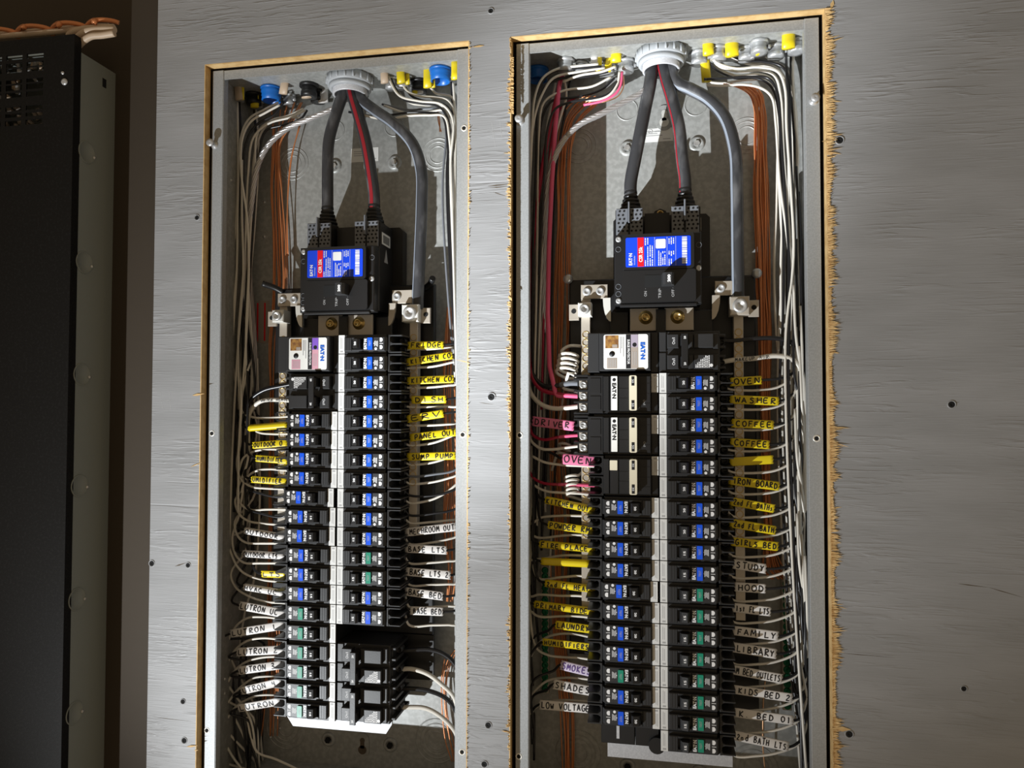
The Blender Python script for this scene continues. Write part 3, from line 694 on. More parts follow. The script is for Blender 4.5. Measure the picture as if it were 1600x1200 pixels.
def two_pole(front, mtl, up=False):
    """common-trip breaker with tied toggles; front=True gives the smooth cover with the printed corner"""
    t = thing('two_pole_breaker', 'x', 'breaker')
    mb = MB(); mb.box(.0003, .0720, .0150, .074, -.0249, .0249, .0006)
    for zc in (-PITCH/2, PITCH/2):
        a, c = zc-.0085, zc+.0085
        mb.box(.0006, .0090, .0128, .016, zc-.0118, zc+.0118, .0006)
        mb.box(.0100, .0235, YF+.0010, .0155, a, c, .0008); mb.box(.0350, .0410, YF+.0025, .0155, a, c, .0006); mb.box(.0410, .0640, YF, .0155, a, c, .0008)
        mb.box(.0640, .0700, .0100, .0155, a-.001, c+.001, .0008)
        for dz in (-.0085, .0055): mb.box(.0690, .0790, .0180, .074, zc+dz, zc+dz+.0034, .0008)
        mb.box(.0690, .0730, .0225, .074, zc-.0115, zc+.0115, .0006)
    mb.build('case', mtl, t)
    mb = MB()
    for zc in (-PITCH/2, PITCH/2): mb.prism([(.0250, .0125), (.0256, -.0030), (.0275, -.0056), (.0330, -.0056), (.0342, -.0030), (.0346, .0125)], zc-.0058, zc+.0058, 'z')
    mb.box(.0262, .0340, -.0070, -.0046, -.0205, .0205, .0006); h = mb.build('tied_handle', 'plastic_black', t)
    q = MB()
    for zc in (-PITCH/2-.003, PITCH/2+.003): put_text(q, '20', .0302, -.0072, zc, .0036, .0026, 90, .03)
    q.build('amp_number', 'print_white', h)
    q = MB(); y = YF+.0008
    for zc in (-PITCH/2, PITCH/2): put_text(q, 'On/I', .0175, y, zc, .0080, .0034, 90)
    r = random.Random(3); zc = -PITCH/2 if not up else PITCH/2; y = YF-.0002
    for i in range(9):
        z = zc-.0072; top = zc-.0072 + min(.0145, .003+i*.0016+r.uniform(0, .003))
        while z < top:
            l = r.uniform(.001, .003); q.box(.0430+i*.0019, .0441+i*.0019, y, YF, z, min(z+l, top)); z += l+.0006
    q.cyl((.0612, y, zc-.0045), .0020, .0002, n=14)
    q.build('front_printing', 'print_white', t)
    cup_screws(t, .0760, (-PITCH/2, PITCH/2))
    return t
def gfci(label_full):
    t = thing('two_pole_breaker', 'x', 'breaker')
    mb = MB(); mb.box(.0003, .0790 if label_full else .0660, .0150, .074, -.0249, .0249, .0006)
    a, c = -.0212, .0215
    mb.box(.0098, .0480, YF+.0006, .0155, a, c, .0008); mb.box(.0486, .0588, YF, .0155, a, c, .0008); mb.box(.0594, .0668, YF+.0006, .0155, a, c, .0008)
    mb.box(.0010, .0092, .0128, .016, -.0240, .0240, .0006)
    for z in (-.012, .0005, .012): mb.box(.0100, .0255, YF+.0002, YF+.0010, z, z+.0004)
    for z in (-.006, .006): mb.box(.0368, .0480, YF+.0002, YF+.0010, z, z+.0004)
    mb.box(.0225, .0238, YF-.0006, YF+.001, .006, .018); mb.box(.0225, .0238, YF-.0006, YF+.001, -.018, -.006)
    if label_full:
        mb.box(.0668, .0860, .0110, .074, -.0225, .0245, .0010); mb.box(.0700, .0830, .0102, .012, .003, .020, .0005); mb.box(.0700, .0830, .0102, .012, -.019, .000, .0005)
        mb.box(.0860, .1010, .0330, .074, -.0235, .0255)
        for z in (-.0180, -.0036, .0106, .0245): mb.box(.0850, .1040, .0160, .035, z-.0012, z+.0012, .0005)
        mb.box(.0860, .1035, .0150, .02, -.0235, -.0205, .0005)
    else:
        terminals(mb, .0668, .0855, [-PITCH/2, PITCH/2])
    mb.build('case', 'plastic_black', t)
    mb = MB(); mb.rbox(.0262, .0352, -.0062, .0120, -.0212, .0208, .0018); h = mb.build('tied_handle', 'handle_cream', t, label='cream tied handle')
    q = MB(); y = -.0064
    for zc in (-.0145, .0140): q.box(.0290, .0325, y, -.0062, zc-.0055, zc+.0055)
    q.build('handle_slot', 'ink', h)
    q = MB(); y = -.0066
    for zc in (-.0145, .0140): put_text(q, '50' if label_full else '30', .0308, y, zc, .0042, .0024, 90)
    q.build('amp_number', 'print_white', h)
    if label_full:
        L = MB(); L.rbox(.0498, .0572, YF-.0005, YF, -.0208, .0206, .0006); lab = L.build('maker_label', 'label_white', t, label='white vertical label')
        q = MB(); q.cyl((.0535, YF-.0007, -.0165), .0021, .0002, n=14); put_text(q, 'EAT·N', .0535, YF-.0007, -.0030, .0190, .0050, 90, .05); q.build('lettering', 'ink', lab)
        for z in (-.0107, .0035, .0175):
            mb = MB(); mb.box(.0872, .0975, .0200, .034, z-.0058, z+.0058, .0006); mb.build('terminal_clamp', 'lug_alu', t)
            mb = MB(); mb.lathe((.0925, .0200, z), [(.0048, 0), (.0044, -.0014), (.0030, -.0016), (.0024, -.0004), (.0001, -.0004)], n=14); mb.box(.0890, .0960, .0182, .0190, z-.0005, z+.0005); mb.build('terminal_screw', 'steel_zinc', t)
        q = MB(); put_text(q, 'On/I', .0175, YF, .0110, .0062, .0026, 90); q.build('front_printing', 'print_grey', t)
    else:
        L = MB(); L.rbox(.0500, .0590, YF-.0005, YF, -.0192, -.0072, .0006); L.build('blank_label', 'handle_cream', t, label='small cream square label')
        cup_screws(t, .0765, (-.0184, -.0068, .0068))
    sticker(t, -.0240, -.0012, .0127)
    return t
def surge(stripe, stripe2):
    t = thing('surge_protector', 'x', 'surge protector')
    mb = MB(); mb.box(.0003, .0095, .0150, .074, -.0249, .0249, .0008); mb.box(.0095, .0715, .0030, .074, -.0235, .0228, .0012); mb.box(.0715, .0860, .0100, .074, -.0243, .0243, .001); mb.build('case', 'plastic_dark', t)
    L = MB(); L.rbox(.0128, .0660, .0024, .0030, -.0212, .0208, .0025); lab = L.build('front_label', 'label_white', t, label='white label with coloured stripes')
    y = .0021
    def p(name, m, *boxes):
        q = MB()
        for b in boxes: q.box(b[0], b[1], y, .0024, b[2], b[3])
        q.build(name, m, lab)
    p('coloured_stripe', stripe, (.0246, .0332, -.0208, -.0055) if stripe != stripe2 else (.0246, .0332, -.0208, -.0080)); p('coloured_stripe', stripe2, (.0246, .0332, -.0055, .0204))
    p('black_band', 'ink', (.0332, .0392, -.0208, .0204)); p('gold_square', 'label_gold', (.0482, .0640, -.0200, -.0045)); p('fine_print_square', 'label_rose' if stripe == 'label_purple' else 'label_taupe', (.0500, .0620, .0075, .0200))
    q = MB(); q.rbox(.0494, .0556, .0019, .0021, -.0090, -.0050, .0005); q.build('gold_detail', 'label_taupe', lab)
    q = MB(); q.lathe((.0560, y, -.0005+.003), [(.0034, 0), (.0034, -.0002), (.0001, -.0002)], n=14); q.cyl((.0288, .0020, -.0085), .0026, .0004, n=14); q.build('dark_disc', 'ink', lab)
    q = MB(); put_text(q, 'SURGE PROTECTOR', .0360, .00195, .0000, .0300, .0030, 90, .02); q.build('band_lettering', 'print_white', lab)
    q = MB(); put_text(q, 'EAT·N', .0190, y, -.0010, .0210, .0056, 90, .06); q.build('maker_lettering', 'text_blue', lab)
    q = MB()
    for u, a, c in ((.0418, -.018, .006), (.0438, -.018, -.004), (.0455, -.018, .002)): q.box(u, u+.0009, y, .0024, a, c)
    for i in range(5): q.box(.0515+i*.002, .0521+i*.002, .0019, .0021, .0090, .0185)
    for i in range(3): q.box(.0265+i*.0020, .0270+i*.0020, .0019, .0021, .000, .016)
    q.build('small_print', 'print_grey', lab)
    return t

FLIP = (0, math.pi, 0)
ORD = ['', 'first', 'second', 'third', 'fourth', 'fifth', 'sixth', 'seventh', 'eighth', 'ninth', 'tenth', 'eleventh', 'twelfth', 'thirteenth', 'fourteenth', 'fifteenth', 'sixteenth', 'seventeenth', 'eighteenth', 'nineteenth', 'twentieth']
def zrow(s, r): return Z1[s] - PITCH*(r-1)
_proto = {}
def place(key, make, s, side, r, label, group, dx=0.0):
    loc = (CB[s]+(dx if side == 'r' else -dx), 0, zrow(s, r)); rot_ = (0, 0, 0) if side == 'r' else FLIP
    if key not in _proto:
        o = make(); _proto[key] = o; o.location = loc; o.rotation_euler = rot_; o['label'] = label; o['group'] = group; return o
    return dup(_proto[key], loc, label, group, rot_)
WHERE = {'Lr': "right column of the left panel", 'Ll': "left column of the left panel", 'Rr': "right column of the right panel", 'Rl': "left column of the right panel"}
NM = {'L': 'left panel', 'R': 'right panel'}
SINGLE = {
 'Lr': [(r, 'b' if r not in (12, 13) else 'g', 20 if r < 11 else 15, r < 11) for r in range(1, 16)],
 'Ll': [(r, 'b' if r < 15 else 'g', 20 if r < 10 or r == 13 else 15, r < 10 or r == 13) for r in range(5, 21)],
 'Rr': [(r, 'b' if r < 13 else 'g', 20 if r < 11 else 15, r < 11) for r in range(3, 21)],
 'Rl': [(r, 'b' if r != 17 else 'g', 20, r != 17) for r in range(9, 20)],
}
JIT = {('Ll', 9): .0042, ('Ll', 10): .0015, ('Ll', 11): .0022, ('Rl', 13): .0018}
HINT = {}                                        # filled with the tag read beside each breaker
for k, v in {'Lr': {1:'FRIDGE', 2:'upper yellow KITCHEN', 3:'KITCHEN CO', 4:'DISH', 5:'ERV', 6:'PANEL OUT', 7:'SUMP PUMP', 11:'MECHROOM OUT', 12:'BASE LTS', 13:'BASE LTS 2', 14:'upper BASE BED', 15:'lower BASE BED'},
             'Rr': {3:'yellow OVEN', 4:'WASHER', 5:'upper COFFEE', 6:'lower COFFEE', 8:'IRON BOARD', 9:'2nd FL BATHS', 11:'GIRLS BED', 12:'STUDY', 13:'HOOD', 14:'1st FL LTS', 15:'FAMILY', 16:'LIBRARY', 17:'M BED OUTLETS', 18:'KIDS BED 2', 19:'K. BED 01', 20:'2nd BATH LTS'},
             'Rl': {10:'POWDER RM', 11:'FIRE PLACE', 14:'PRIMARY BIDE', 15:'LAUNDRY', 16:'HUMIDIFIERS', 17:'SMOKES', 18:'SHADES', 19:'LOW VOLTAGE'},
             'Ll': {7:'upper HUMIDIFIER', 8:'lower HUMIDIFIER'}}.items():
    for r, n in v.items(): HINT[(k, r)] = n
for k, L in SINGLE.items():
    s, side = k[0], k[1]
    for i, (r, c, a, dot) in enumerate(L):
        col = 'blue' if c == 'b' else 'green'
        if (k, r) in HINT: lb = 'black breaker with %s test button fed by the %s tag, %s' % (col, HINT[(k, r)], NM[s])
        else: lb = 'black breaker with %s test button, %s single down the %s' % (col, ORD[i+1], WHERE[k])
        place('s%s%d%d' % (c, a, dot), lambda: single('button_blue' if c == 'b' else 'button_green', str(a), dot), s, side, r, lb, 'single breakers with test buttons', JIT.get((k, r), 0) )
G2 = 'two-space breakers'
place('tp', lambda: two_pole(True, 'plastic_dark'), 'L', 'l', 3.5, 'double black breaker with tied toggles under the surge protector of the left panel', G2)
place('tp', None, 'L', 'r', 17.5, 'double black breaker just below the empty slot, left panel right column', G2)
place('tp', None, 'L', 'r', 19.5, 'double black breaker at the very bottom of the left panel right column', G2)
place('tp', None, 'R', 'r', 1.5, 'double black breaker beside the surge protector of the right panel', G2)
place('gf', lambda: gfci(True), 'R', 'l', 3.5, 'double breaker with cream handle right below the surge protector of the right panel', G2)
place('gf', None, 'R', 'l', 5.5, 'double breaker with cream handle and white label fed by the pink DRIVER tag', G2)
place('gs', lambda: gfci(False), 'R', 'l', 7.5, 'double breaker with cream handle fed by the pink OVEN tag', G2)
sp = surge('label_purple', 'label_rose'); sp.location = (CB['L'], 0, zrow('L', 1.5)); sp.rotation_euler = FLIP; sp['label'] = 'black surge protector with purple striped white label in the left panel'
sp = surge('label_mauve', 'label_taupe'); sp.location = (CB['R'], 0, zrow('R', 1.5)); sp.rotation_euler = FLIP; sp['label'] = 'black surge protector with grey striped white label in the right panel'
# ------------------------------------------------------------------ wiring
def deep(p):
    """conductors land well behind the breaker fronts; shallow points are set back"""
    return at(p[0], p[1], p[2] + .015*max(0, 1-max(0, p[2]-.03)/.055))
def wire(pts, r, m, name, label, cat, group=None, n=6, sides=8):
    """pts are (px, py, y) or Vectors"""
    P = [p if isinstance(p, Vector) else deep(p) for p in pts]
    mb = MB(); mb.tube(catmull(P, n), r, sides)
    o = mb.build(name, m); tag(o, label, cat, group); return o
def wirepart(parent, pts, r, m, name, label=None, n=6):
    P = [p if isinstance(p, Vector) else deep(p) for p in pts]
    mb = MB(); mb.tube(catmull(P, n), r, 8)
    return mb.build(name, m, parent, label=label)
def flag(parent, a, b, txt, m, hpx=12, y=.0290, ink='ink', ts=.62, sag=0.0, pad=(.05, .05), wrap=0):
    """folded tape tag from pixel a to pixel b; wrap=1 rolls it snugly round the wire"""
    y += .0122; A, B = at(a[0], a[1], y), at(b[0], b[1], y); d = B - A; L = d.length; u = d.normalized(); up = Vector((-u.z, 0, u.x)); H = hpx*.00079
    rnd = random.Random(int(a[0]*7+a[1])); rad = H*.42 if wrap else .0016
    tw = rnd.uniform(-.22, .22)
    def fn(s, t, off=0.0):
        f = s/L; q = (2*t/H); q = max(-1, min(1, q))
        bow = -rad*math.sqrt(max(0, 1-q*q)) if wrap else -.0009*(1-q*q)
        return A + u*s + up*(t - sag*4*f*(1-f)) + Vector((0, bow - off + tw*t*(1 if not wrap else .3), 0))
    mb = MB(); NS, NT = 14, 8; vs = []
    for side in (0, 1):
        for i in range(NS+1):
            for k in range(NT+1):
                s, t = L*i/NS, H*(k/NT-.5)
                if i in (0, NS): s += (.0009 if i else -.0009)*math.sin(k*2.1+a[1])
                p = fn(s, t)
                if side: p = p + Vector((0, .0007 if not wrap else 2*rad*math.sqrt(max(0, 1-(2*t/H)**2))+.0003, 0))
                vs.append(p)
    W = NT+1; N = (NS+1)*W; fs = []
    for i in range(NS):
        for k in range(NT):
            q = (i*W+k, (i+1)*W+k, (i+1)*W+k+1, i*W+k+1); fs.append(q); fs.append(tuple(N+j for j in reversed(q)))
    for i in range(NS):
        for k in (0, NT): fs.append((i*W+k, (i+1)*W+k, N+(i+1)*W+k, N+i*W+k))
    for k in range(NT):
        for i in (0, NS): fs.append((i*W+k, i*W+k+1, N+i*W+k+1, N+i*W+k))
    mb.add(vs, fs, True)
    tg = mb.build('tape_tag', m, parent, label=m.split('_')[1].replace('lilac', 'pale lilac')+' tape tag'+(' with handwriting' if txt else ''))
    if txt:
        q = MB(); w0 = L*(1-pad[0]-pad[1])
        handwriting(q, txt, lambda s, t: fn(L*pad[0]+s, t, .00035), w0, H*ts, .00135 if len(txt) < 12 else .00115, rnd)
        q.build('handwriting', ink, tg)
    return tg
WR = .00165                                       # 12/14 gauge conductor, insulation radius
def gutter(s, side, seed):
    """a strand's own lane in the wiring gutter"""
    return random.Random(seed)

# ---- left panel, right-hand side
XR = lambda j: Vector((-.0365 + .0035*math.sin(j*2.3), 0, 0))
YROW = {'Lr': [537,566,597,627,656,687,717,747,777,808,838,868,902,937,965]}
TAGS_LR = {1:((637,540),(693,539),'FRIDGE','tape_yellow'),2:((635,566),(707,555),'KITCHEN CO','tape_yellow'),3:((636,595),(709,592),'KITCHEN CO','tape_yellow'),4:((643,625),(697,624),'DISH','tape_yellow'),5:((636,655),(693,646),'ERV','tape_yellow'),6:((641,684),(714,675),'PANEL OUT','tape_yellow'),7:((636,714),(712,712),'SUMP PUMP','tape_yellow'),11:((633,832),(713,823),'MECHROOM OUT','tape_white'),12:((632,857),(698,860),'BASE LTS','tape_white'),13:((634,893),(704,899),'BASE LTS 2','tape_white'),14:((633,924),(692,932),'BASE BED','tape_white'),15:((641,954),(692,956),'BASE BED','tape_white')}
def up_lane_L(j, zstart):
    r = random.Random(500+j); x = r.uniform(-.0345, -.0318); y = r.uniform(.018, .075)
    return x, y
BLK, WHT = 'insul_black', 'insul_white'
def who(k, r, kind):
    return HINT.get((k, r))
for r in range(1, 16):
    y = YROW['Lr'][r-1]; zt = zrow('L', r); h = HINT.get(('Lr', r))
    # hot: upper terminal
    x, yy = up_lane_L(r, zt); end = Vector((x, yy, zt+.035))
    st = Vector((CB['L']+.0815, .0450, zt+.0058))
    if r in TAGS_LR:
        a, b, txt, m = TAGS_LR[r]
        o = wire([st, (a[0], a[1], .0285), ((a[0]+b[0])/2, (a[1]+b[1])/2, .0300), (b[0], b[1], .0285), (714, b[1]-3, .034), Vector((x-.002, yy, at(716, b[1]-3, .035).z+.010)), end], WR, BLK, 'electrical_wire', 'black wire with the %s %s tag, left panel right side' % (m.split('_')[1], {2:'upper KITCHEN CO',3:'lower KITCHEN CO',14:'upper BASE BED',15:'lower BASE BED'}.get(r, txt)), 'wire', 'tagged hot wires')
        flag(o, a, b, txt, m, 13 if m == 'tape_yellow' else 14, .0285, pad=(.09, .03))
    else:
        k = {8: 'first', 9: 'second', 10: 'third'}[r]
        o = wire([st, (640, y-3, .031), (680, y-6+r % 2*3, .030), (712, y-13, .034), end], WR, 'insul_grey' if r == 8 else BLK, 'electrical_wire', '%s untagged dark wire below the SUMP PUMP tag, left panel' % k, 'wire', 'untagged hot wires')
    # neutral: lower terminal
    st = Vector((CB['L']+.0815, .0450, zt-.0058)); yb = y+9+(3 if r > 10 else 0); dy = {1:-4,2:-12,3:-6,4:-1,5:-3,6:-20,7:-18,8:-14,9:-30,10:-6,11:-12,12:-5,13:-2,14:-3,15:-1}[r]
    mid = (675, yb+dy*.18, .034)
    wire([st, (640, yb, .032), mid, (700, yb+dy*.62, .034), (714, yb+dy, .036), Vector((x-.0035, yy+.004, at(716, yb+dy, .036).z+.020)), Vector((x-.001, yy+.004, zt+.06))], WR, WHT, 'electrical_wire', 'white wire just below %s, left panel right side' % ('the %s tag' % {1:'FRIDGE',2:'upper KITCHEN CO',3:'lower KITCHEN CO',4:'DISH',5:'ERV',6:'PANEL OUT',7:'SUMP PUMP',11:'MECHROOM OUT',12:'BASE LTS',13:'BASE LTS 2',14:'upper BASE BED',15:'lower BASE BED'}[r] if r in TAGS_LR else 'the %s untagged dark wire' % {8:'first',9:'second',10:'third'}[r]), 'wire', 'neutral wires')
# bundle from the top connectors down the right gutter
LRT = [((607,118),(612,132),(625,150),(655,158),(690,163),(707,185),(704,260),(709,420),(713,560),WHT),((610,120),(618,138),(632,156),(660,162),(688,168),(702,195),(698,270),(704,430),(713,560),BLK),
 ((628,130),(637,143),(655,150),(680,152),(700,157),(711,180),(711,260),(711,400),(714,560),WHT),((631,131),(642,149),(660,157),(684,160),(700,168),(707,190),(706,260),(707,400),(712,560),BLK),
 ((672,136),(682,146),(695,148),(706,152),(712,175),(713,250),(713,400),(715,560),WHT),((600,165),(640,178),(670,175),(695,173),(704,200),(701,280),(706,420),(712,600),WHT),((597,163),(640,172),(668,170),(690,172),(697,205),(692,275),(692,330),(700,460),(712,600),'insul_grey'),
 ((560,178),(600,186),(640,181),(670,180),(694,182),(702,215),(706,300),(709,420),(714,600),WHT),((545,175),(590,182),(635,176),(668,176),(690,180),(699,220),(700,300),(706,430),(713,600),BLK),
 ((708,128),(710,160),(711,220),(710,330),(712,560),WHT),((706,128),(707,170),(708,240),(708,360),(714,560),BLK),((612,122),(620,142),(640,160),(662,165),(690,166),(705,190),(709,250),(713,420),(716,560),WHT)]
for i, q in enumerate(LRT):
    pts = [(p[0], p[1], .040+.003*(i % 7)-.0015*k) for k, p in enumerate(q[:-1])]
    wire(pts, WR, q[-1], 'electrical_wire', {'insul_white': 'white', 'insul_black': 'black', 'insul_grey': 'grey'}[q[-1]]+' wire in the right gutter of the left panel', 'wire', 'wires in the right gutter of the left panel')

# ---- left panel, left-hand side
YLL = {5:656,6:687,7:716,8:745,9:776,10:807,11:836,12:868,13:897,14:930,15:960,16:991,17:1021,18:1053,19:1082,20:1114}
NEU_LL = {5:[(449,651),(420,653),(395,652),(378,642)],6:[(449,678),(425,678),(403,675),(384,660)],7:[(449,703),(420,702),(398,705),(380,716),(372,738)],8:[(447,735),(420,733),(400,736),(384,748),(377,770)],9:[(444,764),(415,763),(392,760),(376,748),(370,725)],10:[(446,796),(415,796),(393,797),(377,788),(371,768)],11:[(443,820),(412,818),(388,814),(374,803),(368,780)],12:[(443,849),(410,849),(385,848),(372,838),(367,815)],13:[(441,880),(405,880),(381,879),(368,866),(363,840)],14:[(440,909),(405,905),(378,893),(364,872),(358,840)],15:[(440,942),(415,940),(390,932),(368,917),(361,895)],16:[(440,967),(412,964),(386,966),(366,982),(356,1012)],17:[(438,999),(410,997),(385,1002),(364,1020),(352,1058)],18:[(438,1026),(405,1028),(378,1038),(360,1058),(352,1090)],19:[(436,1058),(415,1057),(396,1060),(368,1082),(347,1125)],20:[(436,1087),(412,1086),(393,1090),(365,1108),(345,1150),(344,1185)]}
TAGS_LL = {5:((389,669),(450,664),'','tape_yellow',1),6:((395,696),(449,692),'OUTDOOR O','tape_yellow',0),7:((400,716),(449,720),'HUMIDIFIER','tape_yellow',0),8:((393,749),(448,753),'UMIDIFIER','tape_yellow',0),11:((383,829),(446,840),'OUTDOOR','tape_white',1),12:((380,865),(445,869),'OUTDOOR LTS','tape_white',1),13:((409,897),(445,898),'LTS','tape_yellow',0),14:((382,917),(443,927),'HVAC UC','tape_white',1),15:((374,946),(445,959),'LUTRON UC','tape_white',0),16:((360,990),(444,977),'LUTRON 1','tape_white',0),17:((370,1019),(445,1015),'LUTRON 2','tape_white',0),18:((373,1048),(439,1039),'LUTRON 3','tape_white',0),19:((377,1080),(440,1065),'UTRON 4','tape_white',0),20:((372,1107),(438,1096),'LUTRON','tape_white',0)}
VIS = {5:'topmost yellow blank tag',6:'yellow OUTDOOR O tag',7:'upper yellow HUMIDIFIER tag',8:'lower yellow UMIDIFIER tag',11:'upper white scrawled tag',12:'second white scrawled tag',13:'short yellow tag low in the column',14:'third white scrawled tag',15:'white tag ending in UC',16:'white tag numbered 1',17:'white tag numbered 2',18:'white tag numbered 3',19:'tilted white tag numbered 4',20:'bottom white tag'}
LLG = [((371,160),(372,230),(370,330),(362,430),(352,560),(350,700),WHT,.05),((374,160),(377,250),(372,350),(366,460),(360,600),(362,760),BLK,.055),((378,250),(378,330),(380,430),(372,540),(365,660),(356,900),WHT,.045),((437,164),(415,176),(392,190),(379,215),(377,270),(386,340),(389,420),(384,540),(374,680),(372,800),WHT,.040),
 ((435,160),(412,172),(390,185),(378,208),(372,300),(370,420),(362,560),(358,720),WHT,.05),((443,160),(430,178),(400,196),(384,225),(380,320),(378,460),(368,640),(366,800),BLK,.052),((477,172),(455,183),(420,193),(396,215),(388,270),(384,360),(380,470),(370,600),(366,760),WHT,.058),((474,170),(450,181),(425,188),(404,205),(398,260),(392,350),(388,450),(394,560),(398,640),WHT,.062),
 ((480,172),(470,186),(440,196),(415,205),(404,250),(396,350),(390,440),(384,560),(374,760),BLK,.066),((498,182),(470,184),(440,184),(415,197),(398,240),(394,330),(389,380),(378,480),(372,660),WHT,.070),((397,172),(400,220),(398,300),(390,380),(385,480),(378,640),(372,860),BLK,.07),((400,172),(404,230),(400,320),(392,420),(376,560),(368,760),WHT,.075),
 ((402,560),(404,660),(406,780),(398,900),(382,960),(370,1060),(368,1140),(374,1235),WHT,.082),((372,640),(358,760),(352,900),(358,1010),(365,1080),(368,1160),(376,1235),BLK,.06),((360,990),(352,1050),(358,1120),(366,1190),(372,1240),BLK,.07),((362,1000),(356,1080),(362,1140),(380,1200),(390,1240),WHT,.075),((378,1000),(374,1080),(382,1150),(389,1210),(394,1245),BLK,.055),((384,1010),(386,1090),(388,1160),(386,1215),(386,1250),BLK,.06),
 ((386,1120),(392,1150),(402,1175),(430,1186),(470,1205),(500,1225),WHT,.050),((345,1100),(348,1150),(362,1180),(380,1205),(400,1240),WHT,.045),((390,1155),(398,1180),(405,1210),(412,1245),BLK,.05),((366,1120),(384,1160),(386,1205),(390,1245),WHT,.06)]
def merge(colour, k):
    """a riser tucks into one of the strands already climbing the gutter"""
    C = [q for q in LLG if q[-2] == colour and any(440 < p[1] < 600 for p in q[:-2]) and q[0][1] < 400]
    q = C[k % len(C)]; P = [(p[0], p[1], q[-1]-.0006*n) for n, p in enumerate(q[:-2])]
    P = [p for p in P if 400 < p[1] < 620][-2:]
    return [deep(p) for p in reversed(P)]
for r in range(5, 21):
    zt = zrow('L', r); j = JIT.get(('Ll', r), 0); xs = CB['L']-.0822-j
    lane = random.Random(900+r); lx = lane.uniform(-.376, -.352); ly = lane.uniform(.030, .085)
    up = r <= 15
    tail = [Vector((lx, ly, zt+.07))] if up else [Vector((lx, ly, -.40)), Vector((lx+.008, ly+.005, -.4705))]
    mw, mk = merge(WHT, r), merge(BLK, r)
    tail = [t for t in tail if (t.z > zt+.05 if up else t.z < at(NEU_LL[r][-1][0], NEU_LL[r][-1][1], .045).z-.012)]
    q = NEU_LL[r]; desc = VIS.get(r) or {9: 'first plain row below the HUMIDIFIER tags', 10: 'second plain row below the HUMIDIFIER tags'}[r]
    wire([Vector((xs, .0450, at(q[0][0], q[0][1], .045).z))] + [(p[0], p[1], .031+.004*k) for k, p in enumerate(q)] + tail + (mw if up else []), WR, WHT, 'electrical_wire', 'white wire entering the left panel beside the '+desc, 'wire', 'neutral wires')
    st = Vector((xs, .0450, zt-.002))
    lane2 = Vector((lx+.006, ly+.006, 0))
    if r in TAGS_LL:
        a, b, txt, m, wr = TAGS_LL[r]
        st = Vector((xs, .0450, at(b[0]+3, b[1], .045).z))
        o = wire([st, (b[0], b[1], .0290), ((a[0]+b[0])/2, (a[1]+b[1])/2, .0305), (a[0], a[1], .0290), (a[0]-12, a[1]+(-8 if up else 8), .036), Vector((lane2.x, lane2.y, zt+(.035 if up else -.045)))] + [Vector((lane2.x, lane2.y, t.z)) for t in tail] + (mk if up else []), WR, BLK, 'electrical_wire', 'black wire carrying the %s, left panel' % VIS[r], 'wire', 'tagged hot wires')
        flag(o, a, b, txt, m, 12 if wr or m == 'tape_yellow' else 14, .0290, 'ink', .60 if wr else .62, wrap=wr, pad=(.03, .13))
    else:
        o = wire([st, (440, YLL[r]+1, .031), (410, YLL[r]-4, .033), (385, YLL[r]-16, .040), Vector((lane2.x, lane2.y, zt+.05))] + [Vector((lane2.x, lane2.y, t.z)) for t in tail] + (mk if up else []), WR, BLK, 'electrical_wire', 'black untagged wire in the %s' % desc, 'wire', 'untagged hot wires')
# thick pair on the double breaker
wire([(462,599,.030),(440,603,.031),(412,610,.032),(392,625,.036),(384,650,.044),(380,720,.055),(376,800,.06)], .0031, BLK, 'electrical_wire', 'thick black wire into the double breaker under the surge protector, left panel', 'wire')
o = wire([(462,627,.030),(440,625,.031),(408,627,.032),(392,642,.038),(386,670,.046),(384,740,.058),(382,820,.06)], .0029, WHT, 'electrical_wire', 'thick white wire with black handwriting beside the double breaker, left panel', 'wire')
q = MB(); rr = random.Random(4); A, B = at(408, 626, .0434), at(455, 624.5, .0434)
handwriting(q, 'WATER HEATER', lambda s, t: A + (B-A).normalized()*s + Vector((0, -.0008-.0010*(1-min(1, abs(t)/.0024)), t)), (B-A).length, .0038, .0007, rr); q.build('handwriting', 'ink', o)
# strands hanging in the left gutter
for i, q in enumerate(LLG):
    wire([(p[0], p[1], q[-1]-.0006*k) for k, p in enumerate(q[:-2])], WR, q[-2], 'electrical_wire', {'insul_white': 'white', 'insul_black': 'black'}[q[-2]]+' wire hanging in the shaded left gutter of the left panel', 'wire', 'wires in the left gutter of the left panel')
# feeders of the left panel
def feeder(pts, r, m, label, stripe=None, soff=(0,-1), tip=None):
    P = catmull([p if isinstance(p, Vector) else at(*p) for p in pts], 8); mb = MB(); mb.tube(P, r, 14)
    o = mb.build('feeder_cable', m); tag(o, label, 'cable')
    if stripe:
        sm, wdt = stripe; q = MB(); vs = []; fs = []
        for i, p in enumerate(P):
            t = (P[min(i+1, len(P)-1)]-P[max(i-1, 0)]).normalized(); side = t.cross(Vector((0, 1, 0))).normalized(); fwd = side.cross(t).normalized()
            if fwd.y > 0: fwd = -fwd
            if side.x < 0: side = -side
            for k in range(4):
                a = soff[0] + wdt*(k/3-.5); vs.append(p + (fwd*math.cos(a)+side*math.sin(a))*(r+.00018))
        for i in range(len(P)-1):
            for k in range(3): fs.append((i*4+k, i*4+k+1, (i+1)*4+k+1, (i+1)*4+k))
        q.add(vs, fs, True); q.build('stripe', sm, o, label='coloured stripe along the cable')
    return o
mx, mz = mkL.location.x, mkL.location.z
bootL = [Vector((mx-.0335, .052, mz+.108)), Vector((mx+.0345, .052, mz+.108))]
